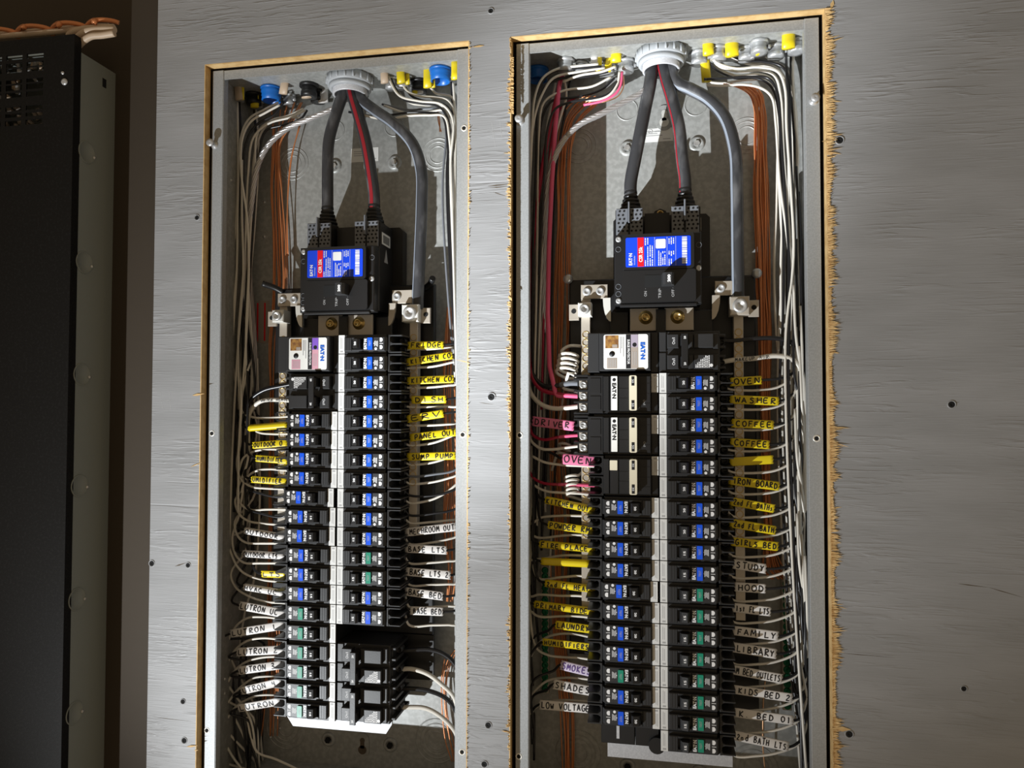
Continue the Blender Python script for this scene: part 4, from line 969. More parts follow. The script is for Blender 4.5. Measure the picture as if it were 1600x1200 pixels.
feeder([bootL[0]-Vector((0,0,.006)), bootL[0]+Vector((0,0,.012)), (512,270,.050), (514,220,.048), (526,175,.048), (536,145,.048), (540,120,.048)], .0080, 'cable_rubber', 'thick plain black feeder cable on the left lug of the left main breaker')
feeder([bootL[1]-Vector((0,0,.006)), bootL[1]+Vector((0,0,.012)), (580,270,.050), (571,220,.048), (560,180,.048), (551,148,.048), (547,120,.048)], .0080, 'cable_rubber', 'thick black feeder cable with red stripe, left panel', ('stripe_red', .62), (-.15, 0))
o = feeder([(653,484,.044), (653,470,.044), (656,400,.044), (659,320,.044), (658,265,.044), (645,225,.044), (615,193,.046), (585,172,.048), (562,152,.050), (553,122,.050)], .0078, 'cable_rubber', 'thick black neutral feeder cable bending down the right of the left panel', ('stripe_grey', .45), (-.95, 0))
def ground(pts, r, label, k=6):
    P = catmull([at(*p) for p in pts], 10); mb = MB()
    for j in range(k):
        Q = []
        for i, p in enumerate(P):
            a = i*.42 + j*2*math.pi/k; t = (P[min(i+1, len(P)-1)]-P[max(i-1, 0)]).normalized(); e = t.orthogonal().normalized(); f = t.cross(e); Q.append(p + (e*math.cos(a)+f*math.sin(a))*r*.62)
        mb.tube(Q, r*.52, 6)
    o = mb.build('ground_conductor', 'strand'); tag(o, label, 'cable'); return o
ground([(545,140,.050),(526,166,.048),(490,183,.046),(450,200,.048),(420,226,.052),(403,258,.058),(394,310,.064),(390,360,.070),(390,430,.080),(397,520,.085),(402,640,.085),(404,760,.085)], .0036, 'stranded bare conductor sweeping from the hub to the left gutter, left panel')
# copper ground strands
def copper(n, path, y0, spread, label, group, seed, m='copper'):
    r = random.Random(seed)
    for i in range(n):
        off = r.uniform(-spread, spread); ph = r.uniform(0, 6.28); yy = y0 + r.uniform(-.006, .006); k0 = r.choice([0, 0, 0, 1]); k1 = len(path) - r.choice([0, 0, 0, 1])
        if k1-k0 < 3: k0, k1 = 0, len(path)
        pts = [(p[0] + off*p[2] + 1.5*math.sin(ph+k*1.9), p[1], min(yy + (p[3] if len(p) > 3 else 0), .0935)) for k, p in enumerate(path)]
        wire(pts[k0:k1], .00082, m, 'ground_wire', label, 'copper wire', group, 6, 6)
copper(11, [(446,160,3.0),(440,195,1.6),(432,230,.55),(432,300,1.0),(436,380,1.0),(436,470,1.0),(430,540,1.0),(430,640,.9),(430,740,1.0),(432,840,1.2),(426,930,1.0),(428,1010,.9),(424,1080,1.2),(420,1150,1.6)], .087, 9, 'bare copper ground wire down the left half of the left panel', 'copper wires left of the breakers, left panel', 31)
copper(2, [(470,196,1),(457,250,1),(453,330,1),(452,400,1),(450,470,1)], .085, 3, 'bare copper ground wire down the left half of the left panel', 'copper wires left of the breakers, left panel', 32)
copper(10, [(703,480,.8),(703,540,1),(701,600,1),(703,680,1),(705,760,1),(702,830,1),(706,880,.9),(702,940,.7)], .080, 9, 'bare copper ground wire right of the breakers in the left panel', 'copper wires right of the breakers, left panel', 33)
copper(2, [(684,165,.5),(686,190,.5),(688,206,.5)], .078, 3, 'short copper ground wire in the top right corner of the left panel', 'short copper wires, left panel', 34)
copper(4, [(716,1010,1),(702,1030,1),(695,1060,1),(696,1110,1),(704,1160,1),(712,1190,1)], .085, 6, 'bare copper ground wire curling at the bottom right of the left panel', 'copper wires at the bottom of the left panel', 35)
# thick wires into the two lower double breakers
for pts, m, lb in (([(612,1018,.034),(640,1016,.036),(670,1015,.040),(695,1023,.042),(712,1040,.045),(716,1060,.05)], BLK, 'upper thick black wire at the bottom right of the left panel'), ([(616,1048,.034),(640,1045,.036),(668,1053,.038),(692,1071,.040),(708,1087,.042),(716,1110,.045)], WHT, 'upper thick white wire at the bottom right of the left panel'),
                   ([(610,1078,.034),(640,1076,.036),(672,1080,.038),(698,1092,.042),(713,1112,.046),(717,1130,.05)], BLK, 'lower thick black wire at the bottom right of the left panel'), ([(612,1107,.034),(640,1105,.036),(666,1107,.038),(692,1122,.040),(712,1145,.044),(717,1170,.05)], WHT, 'lower thick white wire at the bottom right of the left panel')):
    wire(pts, .0031, m, 'electrical_wire', lb, 'wire')

# ---- right panel, right-hand side
YRR = [597,627,659,692,726,759,795,827,857,890,926,960,993,1025,1060,1097,1132,1168]
TAGS_RR = {3:((1141,597),(1190,594),'OVEN'),4:((1140,624),(1217,627),'WASHER'),5:((1143,661),(1209,664),'COFFEE'),6:((1141,691),(1202,695),'COFFEE'),7:((1140,722),(1208,718),''),8:((1138,750),(1218,760),'IRON BOARD'),9:((1140,783),(1210,795),'2nd FL BATHs'),10:((1140,817),(1212,829),'2nd FL BATH'),11:((1142,846),(1216,854),'GIRLS BED'),12:((1145,881),(1197,889),'STUDY'),13:((1148,917),(1196,920),'HOOD'),14:((1144,949),(1204,956),'1st FL LTS'),15:((1145,985),(1216,994),'FAMILY'),16:((1144,1011),(1213,1022),'LIBRARY'),17:((1143,1046),(1222,1061),'M BED OUTLETS'),18:((1145,1077),(1238,1091),'KIDS BED 2'),19:((1146,1113),(1240,1126),'K. BED 01'),20:((1143,1148),(1232,1167),'2nd BATH LTS')}
for r in range(3, 21):
    y = YRR[r-3]; zt = zrow('R', r); a, b, txt = TAGS_RR[r]; m = 'tape_yellow' if r < 12 else 'tape_white'
    lane = random.Random(1300+r); lx = lane.uniform(.366, .379); ly = lane.uniform(.030, .072)
    nm = {7:'blank yellow', 3:'yellow OVEN', 5:'upper COFFEE', 6:'lower COFFEE', 10:'faint 2nd FL BATH'}.get(r, txt)
    st = Vector((CB['R']+.0815, .0450, zt+.0058)); st2 = Vector((CB['R']+.0815, .0450, zt-.0058))
    kx = 1240 + (r-3)*.7
    o = wire([st, (a[0], a[1], .0290), ((a[0]+b[0])/2, (a[1]+b[1])/2, .0305), (b[0], b[1], .0290), (max(b[0]+14, kx-10), b[1]-6, .036), (kx+7, b[1]-22, .042), Vector((lx, ly, zt+.065)), Vector((lx+.001, ly, zt+.14))], WR, BLK, 'electrical_wire', 'black wire with the %s tag, right panel right side' % nm, 'wire', 'tagged hot wires')
    flag(o, a, b, txt, m, 13.5 if m == 'tape_yellow' else 14.5, .0290, sag=.0, pad=(.09, .03))
    d = .35*(r-3)
    wire([st2, (1145+d*.3, y+12, .032), (1182, y+13, .034), (1215, y+8, .036), (kx-4, y-6, .038), (kx+7, y-30, .040), (kx+11, y-62, .042), Vector((lx+.0015, ly-.006, zt+.11)), Vector((lx, ly-.004, zt+.17))], WR, WHT, 'electrical_wire', 'white wire just below the %s tag, right panel right side' % nm, 'wire', 'neutral wires')
wire([(1128,532,.031),(1150,532,.032),(1180,529,.034),(1215,529,.036),(1238,536,.038),(1250,556,.040),(1256,600,.042),(1260,700,.045),(1262,900,.05)], .0028, BLK, 'electrical_wire', 'thick black wire arching from the top double breaker, right panel', 'wire')
o = wire([(1126,566,.031),(1150,562,.032),(1180,560,.033),(1212,556,.034),(1237,561,.035),(1252,580,.036),(1257,620,.036),(1258,720,.040),(1259,860,.046),(1261,1000,.055),(1262,1100,.06)], .0031, WHT, 'electrical_wire', 'thick white wire with MAKEUP AIR handwriting, right panel', 'wire')
A, B = at(1148, 562, .0440), at(1202, 557.5, .0446); q = MB(); handwriting(q, 'MAKEUP AIR', lambda s, t: A + (B-A).normalized()*s + Vector((0, -.0008-.0008*(1-min(1, abs(t)/.0024)), t)), (B-A).length, .0042, .0007, random.Random(9)); q.build('handwriting', 'ink', o)
# bundle from the top connectors down the right gutter
RRT = [((1110,88),(1120,98),(1150,107),(1185,105),(1215,112),(1226,135),(1229,200),(1236,300),(1240,400),(1228,520),(1228,640),WHT),((1112,92),(1125,104),(1155,112),(1190,110),(1210,118),(1220,150),(1224,230),(1232,340),(1238,470),(1236,620),WHT),((1108,90),(1118,104),(1150,118),(1185,116),(1205,124),(1214,150),(1217,230),(1222,330),(1220,430),(1222,560),(1224,720),WHT),
 ((1104,128),(1130,130),(1165,125),(1195,126),(1210,143),(1214,190),(1216,260),(1220,340),(1226,450),(1224,600),(1222,760),WHT),((1104,133),(1130,134),(1160,132),(1190,138),(1206,152),(1212,190),(1218,280),(1230,370),(1240,470),(1246,620),WHT),((1140,86),(1160,94),(1190,96),(1220,103),(1231,118),(1234,200),(1236,300),(1230,420),(1232,560),(1240,700),BLK),
 ((1145,88),(1165,97),(1195,99),(1218,110),(1228,130),(1232,230),(1234,360),(1242,480),(1244,640),WHT),((1196,88),(1210,96),(1226,106),(1236,124),(1239,220),(1240,330),(1240,480),(1248,640),WHT),((1228,76),(1229,110),(1232,160),(1236,260),(1242,370),(1246,480),(1250,620),BLK),((1240,76),(1239,120),(1243,190),(1247,240),(1243,310),(1239,400),(1237,500),(1240,640),WHT),((1236,78),(1236,130),(1240,200),(1248,320),(1252,440),(1254,600),(1256,800),BLK),
 ((1100,124),(1135,122),(1170,120),(1200,122),(1213,140),(1220,210),(1227,310),(1234,430),(1232,580),BLK),((1106,92),(1118,108),(1148,122),(1180,122),(1204,134),(1216,170),(1220,260),(1224,360),(1224,480),(1218,620),BLK),((1143,90),(1170,100),(1200,104),(1222,116),(1240,150),(1246,280),(1249,420),(1250,560),WHT),((1215,240),(1213,330),(1210,400),(1212,500),(1222,620),(1228,740),WHT),((1244,260),(1250,380),(1253,520),(1257,700),(1261,900),(1263,1190),BLK),((1248,300),(1255,460),(1259,640),(1263,900),(1266,1200),BLK),((1222,300),(1222,420),(1216,560),(1216,700),(1226,900),WHT),((1231,560),(1234,700),(1238,820),(1242,960),WHT),((1226,640),(1230,760),(1236,880),(1244,1000),BLK),((1252,380),(1250,520),(1246,700),(1250,900),(1256,1060),'insul_grey')]
for i, q in enumerate(RRT):
    lx_, ly_ = q[-2]
    if ly_ < 950: q = q[:-1] + ((min(lx_+9, 1252), max(ly_+120, 860)), (min(lx_+18, 1258), 1010 + (i*37) % 60)) + (((1262 - (i % 4)*3, 1235),) if q[-1] == BLK or i % 3 == 0 else ()) + q[-1:]
    wire([(p[0], p[1], .040+.004*((i*3) % 11)-.0008*k) for k, p in enumerate(q[:-1])], WR, q[-1], 'electrical_wire', {'insul_white': 'white', 'insul_black': 'black', 'insul_grey': 'grey'}[q[-1]]+' wire running down the bright right gutter of the right panel', 'wire', 'wires in the right gutter of the right panel')
copper(22, [(1150,131,2.0,-.025),(1168,137,1.4,-.018),(1182,150,.8,-.006),(1187,180,.8),(1188,230,.9),(1189,300,1),(1191,380,1),(1192,450,1),(1195,520,.85),(1195,600,.7),(1196,700,.55),(1199,800,.5),(1202,850,.6),(1208,890,1.6),(1222,905,1.6,-.01)], .083, 11, 'bare copper ground wire in the dense bundle right of the breakers, right panel', 'copper wires right of the breakers, right panel', 41)
wire([(1196,1060,.07),(1193,1090,.072),(1192,1130,.075),(1192,1165,.078),(1195,1200,.080),(1200,1240,.08)], .0010, 'copper_bright', 'ground_wire', 'single bright copper wire under the tags at the bottom of the right panel', 'copper wire')
# ---- right panel, left-hand side
YRL = {9:791,10:822,11:855,12:890,13:926,14:957,15:993,16:1026,17:1057,18:1091,19:1127}
TAGS_RL = {9:((852,781),(930,797),'KITCHEN OUT','tape_yellow',1),10:((856,820),(930,830),'POWDER RM','tape_yellow',0),11:((843,850),(930,858),'FIRE PLACE','tape_yellow',1),12:((846,877),(921,881),'','tape_yellow',1),13:((852,911),(930,921),'2nd FL HEAT','tape_yellow',1),14:((835,944),(930,956),'PRIMARY BIDE','tape_yellow',1),15:((868,976),(928,984),'LAUNDRY','tape_yellow',0),16:((848,1003),(929,1012),'HUMIDIFIERS','tape_yellow',0),17:((876,1039),(930,1052),'SMOKES','tape_lilac',0),18:((865,1069),(930,1081),'SHADES','tape_white',0),19:((843,1101),(932,1108),'LOW VOLTAGE','tape_white',0)}
NEU_RL = {9:[(928,807),(905,806),(875,806),(845,809),(828,818)],10:[(928,839),(905,836),(878,837),(840,840),(826,830),(824,815)],11:[(928,870),(905,868),(878,868),(845,873),(827,873)],12:[(928,902),(905,900),(876,902),(842,904),(833,885),(831,860)],13:[(929,935),(905,931),(876,931),(842,929),(828,931)],14:[(929,966),(905,963),(876,963),(842,963),(831,955),(830,930)],15:[(928,997),(905,992),(880,990),(852,997),(832,1020),(824,1055)],16:[(928,1031),(905,1028),(882,1027),(855,1023),(838,1012)],17:[(928,1062),(905,1060),(884,1059),(855,1064),(833,1083),(823,1105)],18:[(929,1097),(905,1095),(882,1094),(852,1097),(832,1110),(823,1130)]}
for r in range(9, 20):
    zt = zrow('R', r); j = JIT.get(('Rl', r), 0); xs = CB['R']-.0815-j; a, b, txt, m, wr = TAGS_RL[r]
    nm = {9: 'half-hidden yellow tag under the red wire', 12: 'small blank yellow', 13: 'yellow FL HEAT'}.get(r, txt)
    lane = random.Random(1700+r); lx = lane.uniform(.040, .048); ly = lane.uniform(.040, .075); dn = r >= 15
    o = wire([Vector((xs, .0450, at(b[0]+3, b[1], .045).z)), (b[0], b[1], .0290), ((a[0]+b[0])/2, (a[1]+b[1])/2, .0305), (a[0], a[1], .0290), (a[0]-11, a[1]+(9 if dn else -6), .036), Vector((lx, ly, zt+(-.03 if dn else .03))), Vector((lx, ly, zt+(-.09 if dn else .09)))], WR, BLK, 'electrical_wire', 'black wire with the %s%s, right panel left side' % (nm, '' if 'tag' in nm else ' tag'), 'wire', 'tagged hot wires')
    flag(o, a, b, txt, m, 12.5 if m == 'tape_yellow' else 15, .0290, 'ink_violet' if r == 17 else 'ink', .62, wrap=wr, pad=(.03, .11))
    if r in NEU_RL:
        q = NEU_RL[r]
        wire([Vector((xs, .0450, at(q[0][0], q[0][1], .045).z))]+[(p[0], p[1], .031+.0045*k) for k, p in enumerate(q)]+[Vector((lx-.001, ly+.004, zt+(-.07 if dn and r != 16 else .06)))], WR, WHT, 'electrical_wire', 'white wire just below the %s%s, right panel left side' % (nm, '' if 'tag' in nm else ' tag'), 'wire', 'neutral wires')
for pts, r, m, tip, lb in (
    ([(905,599,.028),(890,599,.028),(874,602,.029),(850,603,.033),(835,590,.038),(826,560,.045),(824,500,.05)], .0031, BLK, ('insul_grey', 874), 'thick black wire with grey end on the upper cream-handled breaker, right panel'),
    ([(905,619,.028),(888,618,.028),(868,615,.029),(845,608,.033),(830,585,.038),(826,540,.042),(827,460,.045),(833,380,.048),(842,300,.050),(851,240,.052),(862,185,.052),(873,140,.050),(880,112,.050)], .0028, 'insul_red', ('insul_pink', 868), 'thick dark red wire on the upper cream-handled breaker, right panel'),
    ([(905,635,.028),(888,637,.028),(864,638,.029),(843,630,.034),(829,613,.040),(825,590,.046)], .0030, WHT, None, 'thick white wire on the upper cream-handled breaker, right panel'),
    ([(905,680,.028),(890,681,.028),(873,683,.029),(850,687,.033),(833,680,.038),(826,660,.044)], .0020, 'insul_red', ('insul_pink', 873), 'red wire on the second cream-handled breaker, right panel'),
    ([(905,697,.028),(888,699,.028),(867,702,.029),(846,701,.033),(831,690,.040),(825,672,.046)], .0019, WHT, None, 'white wire on the second cream-handled breaker, right panel'),
    ([(935,759,.029),(910,758,.029),(872,757,.030),(850,755,.033),(835,748,.037),(826,735,.042)], .0019, 'insul_red', ('insul_pink', 872), 'red wire on the lowest cream-handled breaker, right panel'),
    ([(935,729,.029),(910,728,.029),(874,726,.030),(850,722,.033),(832,713,.038)], .0017, WHT, None, 'white wire under the pink OVEN tag, right panel'),
    ([(932,774,.029),(905,771,.029),(878,770,.030),(852,767,.034),(834,757,.040),(826,744,.045)], .0017, WHT, None, 'white wire just below the lowest red wire, right panel')):
    o = wire(pts, r, m, 'electrical_wire', lb, 'wire')
    if tip: wirepart(o, [(p[0], p[1], p[2]) for p in pts if p[0] >= tip[1]], r*1.10, tip[0], 'insulation_end', {'insul_grey': 'greyish bare end', 'insul_pink': 'pinkish end sleeve'}[tip[0]])
for a, b, txt, lb, st, hp in (((832,658),(897,666),'DRIVER','black wire with the pink DRIVER tag, right panel',(906,662),16), ((878,717),(930,721),'OVEN','black wire with the pink OVEN tag, right panel',(936,720),17)):
    o = wire([(st[0], st[1], .028), (b[0], b[1], .0285), ((a[0]+b[0])/2, (a[1]+b[1])/2, .030), (a[0], a[1], .0285), (a[0]-10, a[1]-6, .038), (826, a[1]-25, .05)], .0019, BLK, 'electrical_wire', lb, 'wire'); flag(o, a, b, txt, 'tape_pink', hp, .0280, ts=.60, pad=(.05, .08))
# pigtail coils
def coil(c0, c1, rad, turns, r, lead, y, label, rad2=None):
    y += .012; A, B = at(*c0, y), at(*c1, y); ax = (B-A).normalized(); e = Vector((ax.z, 0, -ax.x)); e = e if e.x > 0 else -e; f = Vector((0, -1, 0)); P = []
    N = int(turns*14)
    for i in range(N+1):
        t = i/N; a = t*turns*2*math.pi; R2 = rad + ((rad2 or rad)-rad)*t; P.append(A.lerp(B, t) + (e*math.cos(a)+(f*.92+ax*-.35)*math.sin(a))*R2)
    L0 = [deep(p) for p in lead[0]]; L1 = [deep(p) for p in lead[1]]
    mb = MB(); mb.tube(catmull(L0, 5)[:-1] + P + catmull(L1, 5)[1:], r, 8); o = mb.build('neutral_pigtail', WHT); tag(o, label, 'wire'); return o
coil((889,556), (884,588), .0125, 4.2, .0021, ([(912,541,.044),(888,541,.040),(877,550,.034),(898,553,.034)], [(886,593,.030),(880,606,.034),(905,612,.04)]), .036, 'large coiled white pigtail beside the right panel neutral bar', .0135)
coil((893,744), (895,774), .0085, 4.5, .0018, ([(912,735,.050),(905,742,.040),(902,743,.036)], [(903,778,.038),(915,782,.046)]), .037, 'small coiled white pigtail below the pink OVEN tag', .0085)
coil((884,694), (878,712), .0080, 2.4, .0018, ([(912,690,.054),(895,692,.05)], [(872,720,.05),(862,735,.058)]), .050, 'white pigtail loops behind the pink OVEN tag')
RLG = [((935,100),(905,103),(870,108),(848,122),(836,150),(831,200),(826,300),(825,420),(824,560),WHT,.030),((945,106),(905,112),(865,122),(846,150),(834,190),(829,260),(826,340),(824,500),WHT,.034),((940,104),(900,107),(860,114),(842,138),(832,175),(827,240),(825,380),BLK,.032),((950,112),(915,120),(880,122),(856,132),(842,160),(838,250),(833,380),(832,520),(835,700),BLK,.045),
 ((955,120),(925,135),(880,142),(850,160),(842,210),(840,330),(838,460),(834,620),WHT,.050),((960,122),(940,140),(900,152),(862,158),(846,190),(844,300),(842,420),(838,560),(836,740),BLK,.055),((880,115),(885,150),(878,175),(867,215),(852,300),(846,420),(842,540),(838,680),WHT,.060),((868,130),(862,160),(854,205),(850,290),(847,400),(842,500),(833,640),(830,780),WHT,.065),
 ((896,98),(890,130),(884,170),(872,240),(866,330),(862,460),(858,600),(852,760),BLK,.072),((905,150),(890,158),(874,172),(862,215),(855,330),(850,480),(846,640),'insul_red',.070),((845,420),(846,560),(842,720),(836,900),WHT,.07),((860,480),(858,600),(850,720),(846,860),BLK,.075),((836,500),(832,640),(836,760),(834,940),BLK,.06),((853,420),(854,520),(850,640),(852,800),WHT,.085),((870,640),(868,720),(860,840),BLK,.08),((885,590),(872,680),(866,760),(858,900),WHT,.085),((830,800),(832,900),(830,1000),BLK,.05),((838,840),(836,930),(842,1010),BLK,.065),((965,128),(950,147),(925,154),(890,160),(868,170),(856,200),(850,280),(842,430),BLK,.040)]
for i, q in enumerate(RLG):
    wire([(p[0], p[1], q[-1]-.0005*k) for k, p in enumerate(q[:-2])], WR, q[-2], 'electrical_wire', {'insul_white': 'white', 'insul_black': 'black', 'insul_red': 'dark red'}[q[-2]]+' wire running down the shaded left gutter of the right panel', 'wire', 'wires in the left gutter of the right panel')
for pts, m in (([(968,112,.040),(965,130,.040),(952,148,.040),(930,156,.042),(905,155,.045)], WHT), ([(972,112,.042),(970,132,.042),(962,146,.043),(940,158,.045),(912,164,.05)], 'insul_pink'), ([(974,118,.046),(974,136,.046),(966,150,.047),(948,158,.05),(925,162,.055)], 'copper_bright'), ([(962,104,.038),(940,112,.038),(905,118,.04),(880,128,.045)], WHT)):
    wire(pts, .0017 if m != 'copper_bright' else .0009, m, 'electrical_wire', {'insul_white': 'white wire', 'insul_pink': 'pink ended wire', 'copper_bright': 'bright copper wire'}[m]+' curling left of the grey hub, right panel', 'wire', 'wires curling left of the hub')
copper(14, [(935,150,1.6,-.03),(912,163,1.4,-.018),(893,185,1.1,-.008),(884,215,.9),(879,260,.8),(878,330,.8),(877,400,1.0),(876,470,1.1),(874,540,1.0),(872,620,.9),(871,720,.9),(876,820,1),(873,900,.8),(874,1000,.7),(884,1090,.7),(887,1150,.6),(888,1230,.6)], .084, 15, 'bare copper ground wire left of the breakers, right panel', 'copper wires left of the breakers, right panel', 51)
mx, mz = mkR.location.x, mkR.location.z
bootR = [Vector((mx-.0335, .052, mz+.108)), Vector((mx+.0345, .052, mz+.108))]
feeder([bootR[0]-Vector((0,0,.006)), bootR[0]+Vector((0,0,.012)), (992,250,.050), (1000,210,.048), (1009,165,.048), (1016,130,.048), (1020,95,.048)], .0082, 'cable_rubber', 'thick plain black feeder cable on the left lug of the right main breaker')
feeder([bootR[1]-Vector((0,0,.006)), bootR[1]+Vector((0,0,.012)), (1066,250,.050), (1061,200,.048), (1050,155,.048), (1041,125,.048), (1034,95,.048)], .0080, 'cable_rubber', 'thick black feeder cable with thin red stripe, right panel', ('stripe_red', .28), (-.95, 0))
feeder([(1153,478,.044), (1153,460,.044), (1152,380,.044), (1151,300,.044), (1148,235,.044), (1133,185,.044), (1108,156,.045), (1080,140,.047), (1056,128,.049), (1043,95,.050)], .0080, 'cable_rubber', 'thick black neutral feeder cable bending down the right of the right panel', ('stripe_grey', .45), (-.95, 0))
ground([(1030,110,.050),(1008,140,.048),(975,160,.048),(935,180,.048),(905,195,.050),(880,220,.054),(862,260,.058),(853,320,.062),(850,420,.070),(850,520,.076)], .0036, 'stranded bare conductor sweeping from the hub to the left gutter, right panel')
# ground bars with green screws
for label, px, y, a, c in (('ground bar with green screws at the lower right of the right panel', 1229, .078, 872, 1112), ('ground bar with green screws in the shaded left of the right panel', 851, .084, 885, 1085)):
    A, B = at(px, a, y), at(px, c, y); t = thing('ground_bar', label, 'ground bar', (A.x, DEP-.0012, B.z))
    mb = MB(); mb.box(-.0055, .0055, y-DEP+.0012+.004, -.0002, 0, A.z-B.z, .0006); mb.build('bar', 'lug_alu', t)
    n = 21; proto = None
    for k in range(n):
        if proto is None:
            mb = MB(); mb.lathe((0, 0, 0), [(.0046, .004), (.0046, -.001), (.0040, -.0016), (.0020, -.0018), (.0001, -.0006)], n=10); mb.box(-.0032, .0032, -.0021, -.0016, -.0006, .0006); proto = mb.mesh('green_screw', 'green_screw')
        o = bpy.data.objects.new('green_screw', proto); COL.objects.link(o); o.parent = t; o.location = (0, y-DEP+.0012+.0035, .006+(A.z-B.z-.012)*k/(n-1)); o.rotation_euler = (0, k*1.1, 0)

# ------------------------------------------------------------------ fittings under the top walls
ZI = ZT-.0012
def hub(s, label):
    cx = CX[s]-.0005 if s == 'R' else CX[s]-.0025
    y = .049; t = thing('conduit_hub', label, 'conduit fitting', (cx, y, ZI)); zz = -.0005
    mb = MB(); mb.lathe((0, 0, zz), [(.0225, 0), (.0315, 0), (.0315, -.0105), (.0300, -.0120), (.0225, -.0120), (.0225, 0)], axis='z', n=40)
    for k in range(18):
        a = k*math.pi/9; c_, s_ = math.cos(a), math.sin(a)
        mb.tube([(c_*.0315, s_*.0315, zz-.001), (c_*.0315, s_*.0315, zz-.0105)], .0016, 5)
    mb.build('lock_nut', 'pvc_grey', t)
    mb = MB(); mb.lathe((0, 0, zz-.0120), [(.0225, 0), (.0285, 0), (.0290, -.004), (.0275, -.0060), (.0240, -.0060), (.0225, .002)], axis='z', n=40); mb.build('bushing', 'pvc_grey', t)
    mb = MB(); mb.lathe((0, 0, zz-.0120), [(.0236, .002), (.0236, -.0125), (.0226, -.0135), (.0205, -.0130), (.0205, .002)], axis='z', n=40); mb.build('sleeve', 'bus_plate', t)
    return t
hub('L', 'grey plastic conduit hub at the top of the left panel'); hub('R', 'grey plastic conduit hub at the top of the right panel')
def steel_connector(px, py, y, label, r=.0115, m='steel', name='cable_connector', length=.012, hollow=False):
    p = at(px, py, y); t = thing(name, label, 'connector', (p.x, y, ZI))
    mb = MB(); mb.lathe((0, 0, 0), [(r*.62, 0), (r, -.0002), (r, -.0034), (r*.62, -.0036)], axis='z', n=8 if m == 'steel' else 20); mb.build('lock_nut', m, t)
    mb = MB()
    if hollow: mb.lathe((0, 0, -.0034), [(r*.92, 0), (r*.94, -length*.3), (r*.86, -length*.35), (r*.9, -length*.6), (r*.84, -length*.65), (r*.88, -length), (r*.74, -length), (r*.70, -.001)], axis='z', n=28)
    else: mb.lathe((0, 0, -.0034), [(r*.78, 0), (r*.78, -length*.5), (r*.84, -length*.55), (r*.84, -length), (r*.4, -length-.0004), (.0001, -length)], axis='z', n=20)
    mb.build('barrel', m, t)
    if m == 'steel' and not hollow:
        mb = MB(); mb.lathe((r*.85, -r*.3, -.009), [(.0026, 0), (.0024, .003), (.0001, .0032)], axis='x', n=10); mb.build('clamp_screw', m, t)
    return t
def jacket(a, b, y, wd, m, label, y2=None):
    A, B = at(a[0], a[1], y), at(b[0], b[1], y2 or y); u = (B-A).normalized(); side = Vector((u.z, 0, -u.x)); f = side.cross(u)
    mb = MB(); P = []
    for k, p in enumerate((A-u*.012, A, A.lerp(B, .5), B)):
        for i in range(14):
            q = 2*math.pi*i/14; P.append(p + side*math.cos(q)*wd + f*math.sin(q)*wd*.48*(1.06 if k == 3 else 1))
    fs = [(k*14+i, k*14+(i+1) % 14, (k+1)*14+(i+1) % 14, (k+1)*14+i) for k in range(3) for i in range(14)]
    fs += [tuple(range(13, -1, -1)), tuple(42+i for i in range(14))]
    mb.add(P, fs, True); o = mb.build('cable_jacket', m)
    tag(o, label, 'cable jacket', 'cut cable jackets under the top wall'); return o
# left panel
steel_connector(424, 132, .060, 'threaded blue connector at the top left of the left panel', .0150, 'pvc_blue', length=.0160, hollow=True)
steel_connector(688, 122, .046, 'threaded blue connector at the top right of the left panel', .0150, 'pvc_blue', length=.0140, hollow=True)
steel_connector(483, 128, .060, 'black cable connector with a cream cable, left panel top', .0135, 'plastic_black', length=.0140)
steel_connector(497, 150, .084, 'black cable connector furthest back left of the hub, left panel', .0125, 'plastic_black', length=.012)
steel_connector(397, 148, .075, 'black cable connector in the shaded top left corner of the left panel', .0125, 'plastic_black', length=.012)
steel_connector(655, 128, .076, 'black cable connector between the yellow cables, left panel', .0125, 'plastic_black', length=.012)
for px, y, lb in ((612,.062,'steel connector right of the hub, left panel'), (630,.062,'steel connector behind the first yellow cable, left panel'), (402,.086,'steel connector beside the left blue connector'), (452,.086,'steel connector above the tan cable, left panel'), (372,.060,'steel connector in the top left corner of the left panel')):
    steel_connector(px, 120, y, lb, .0105)
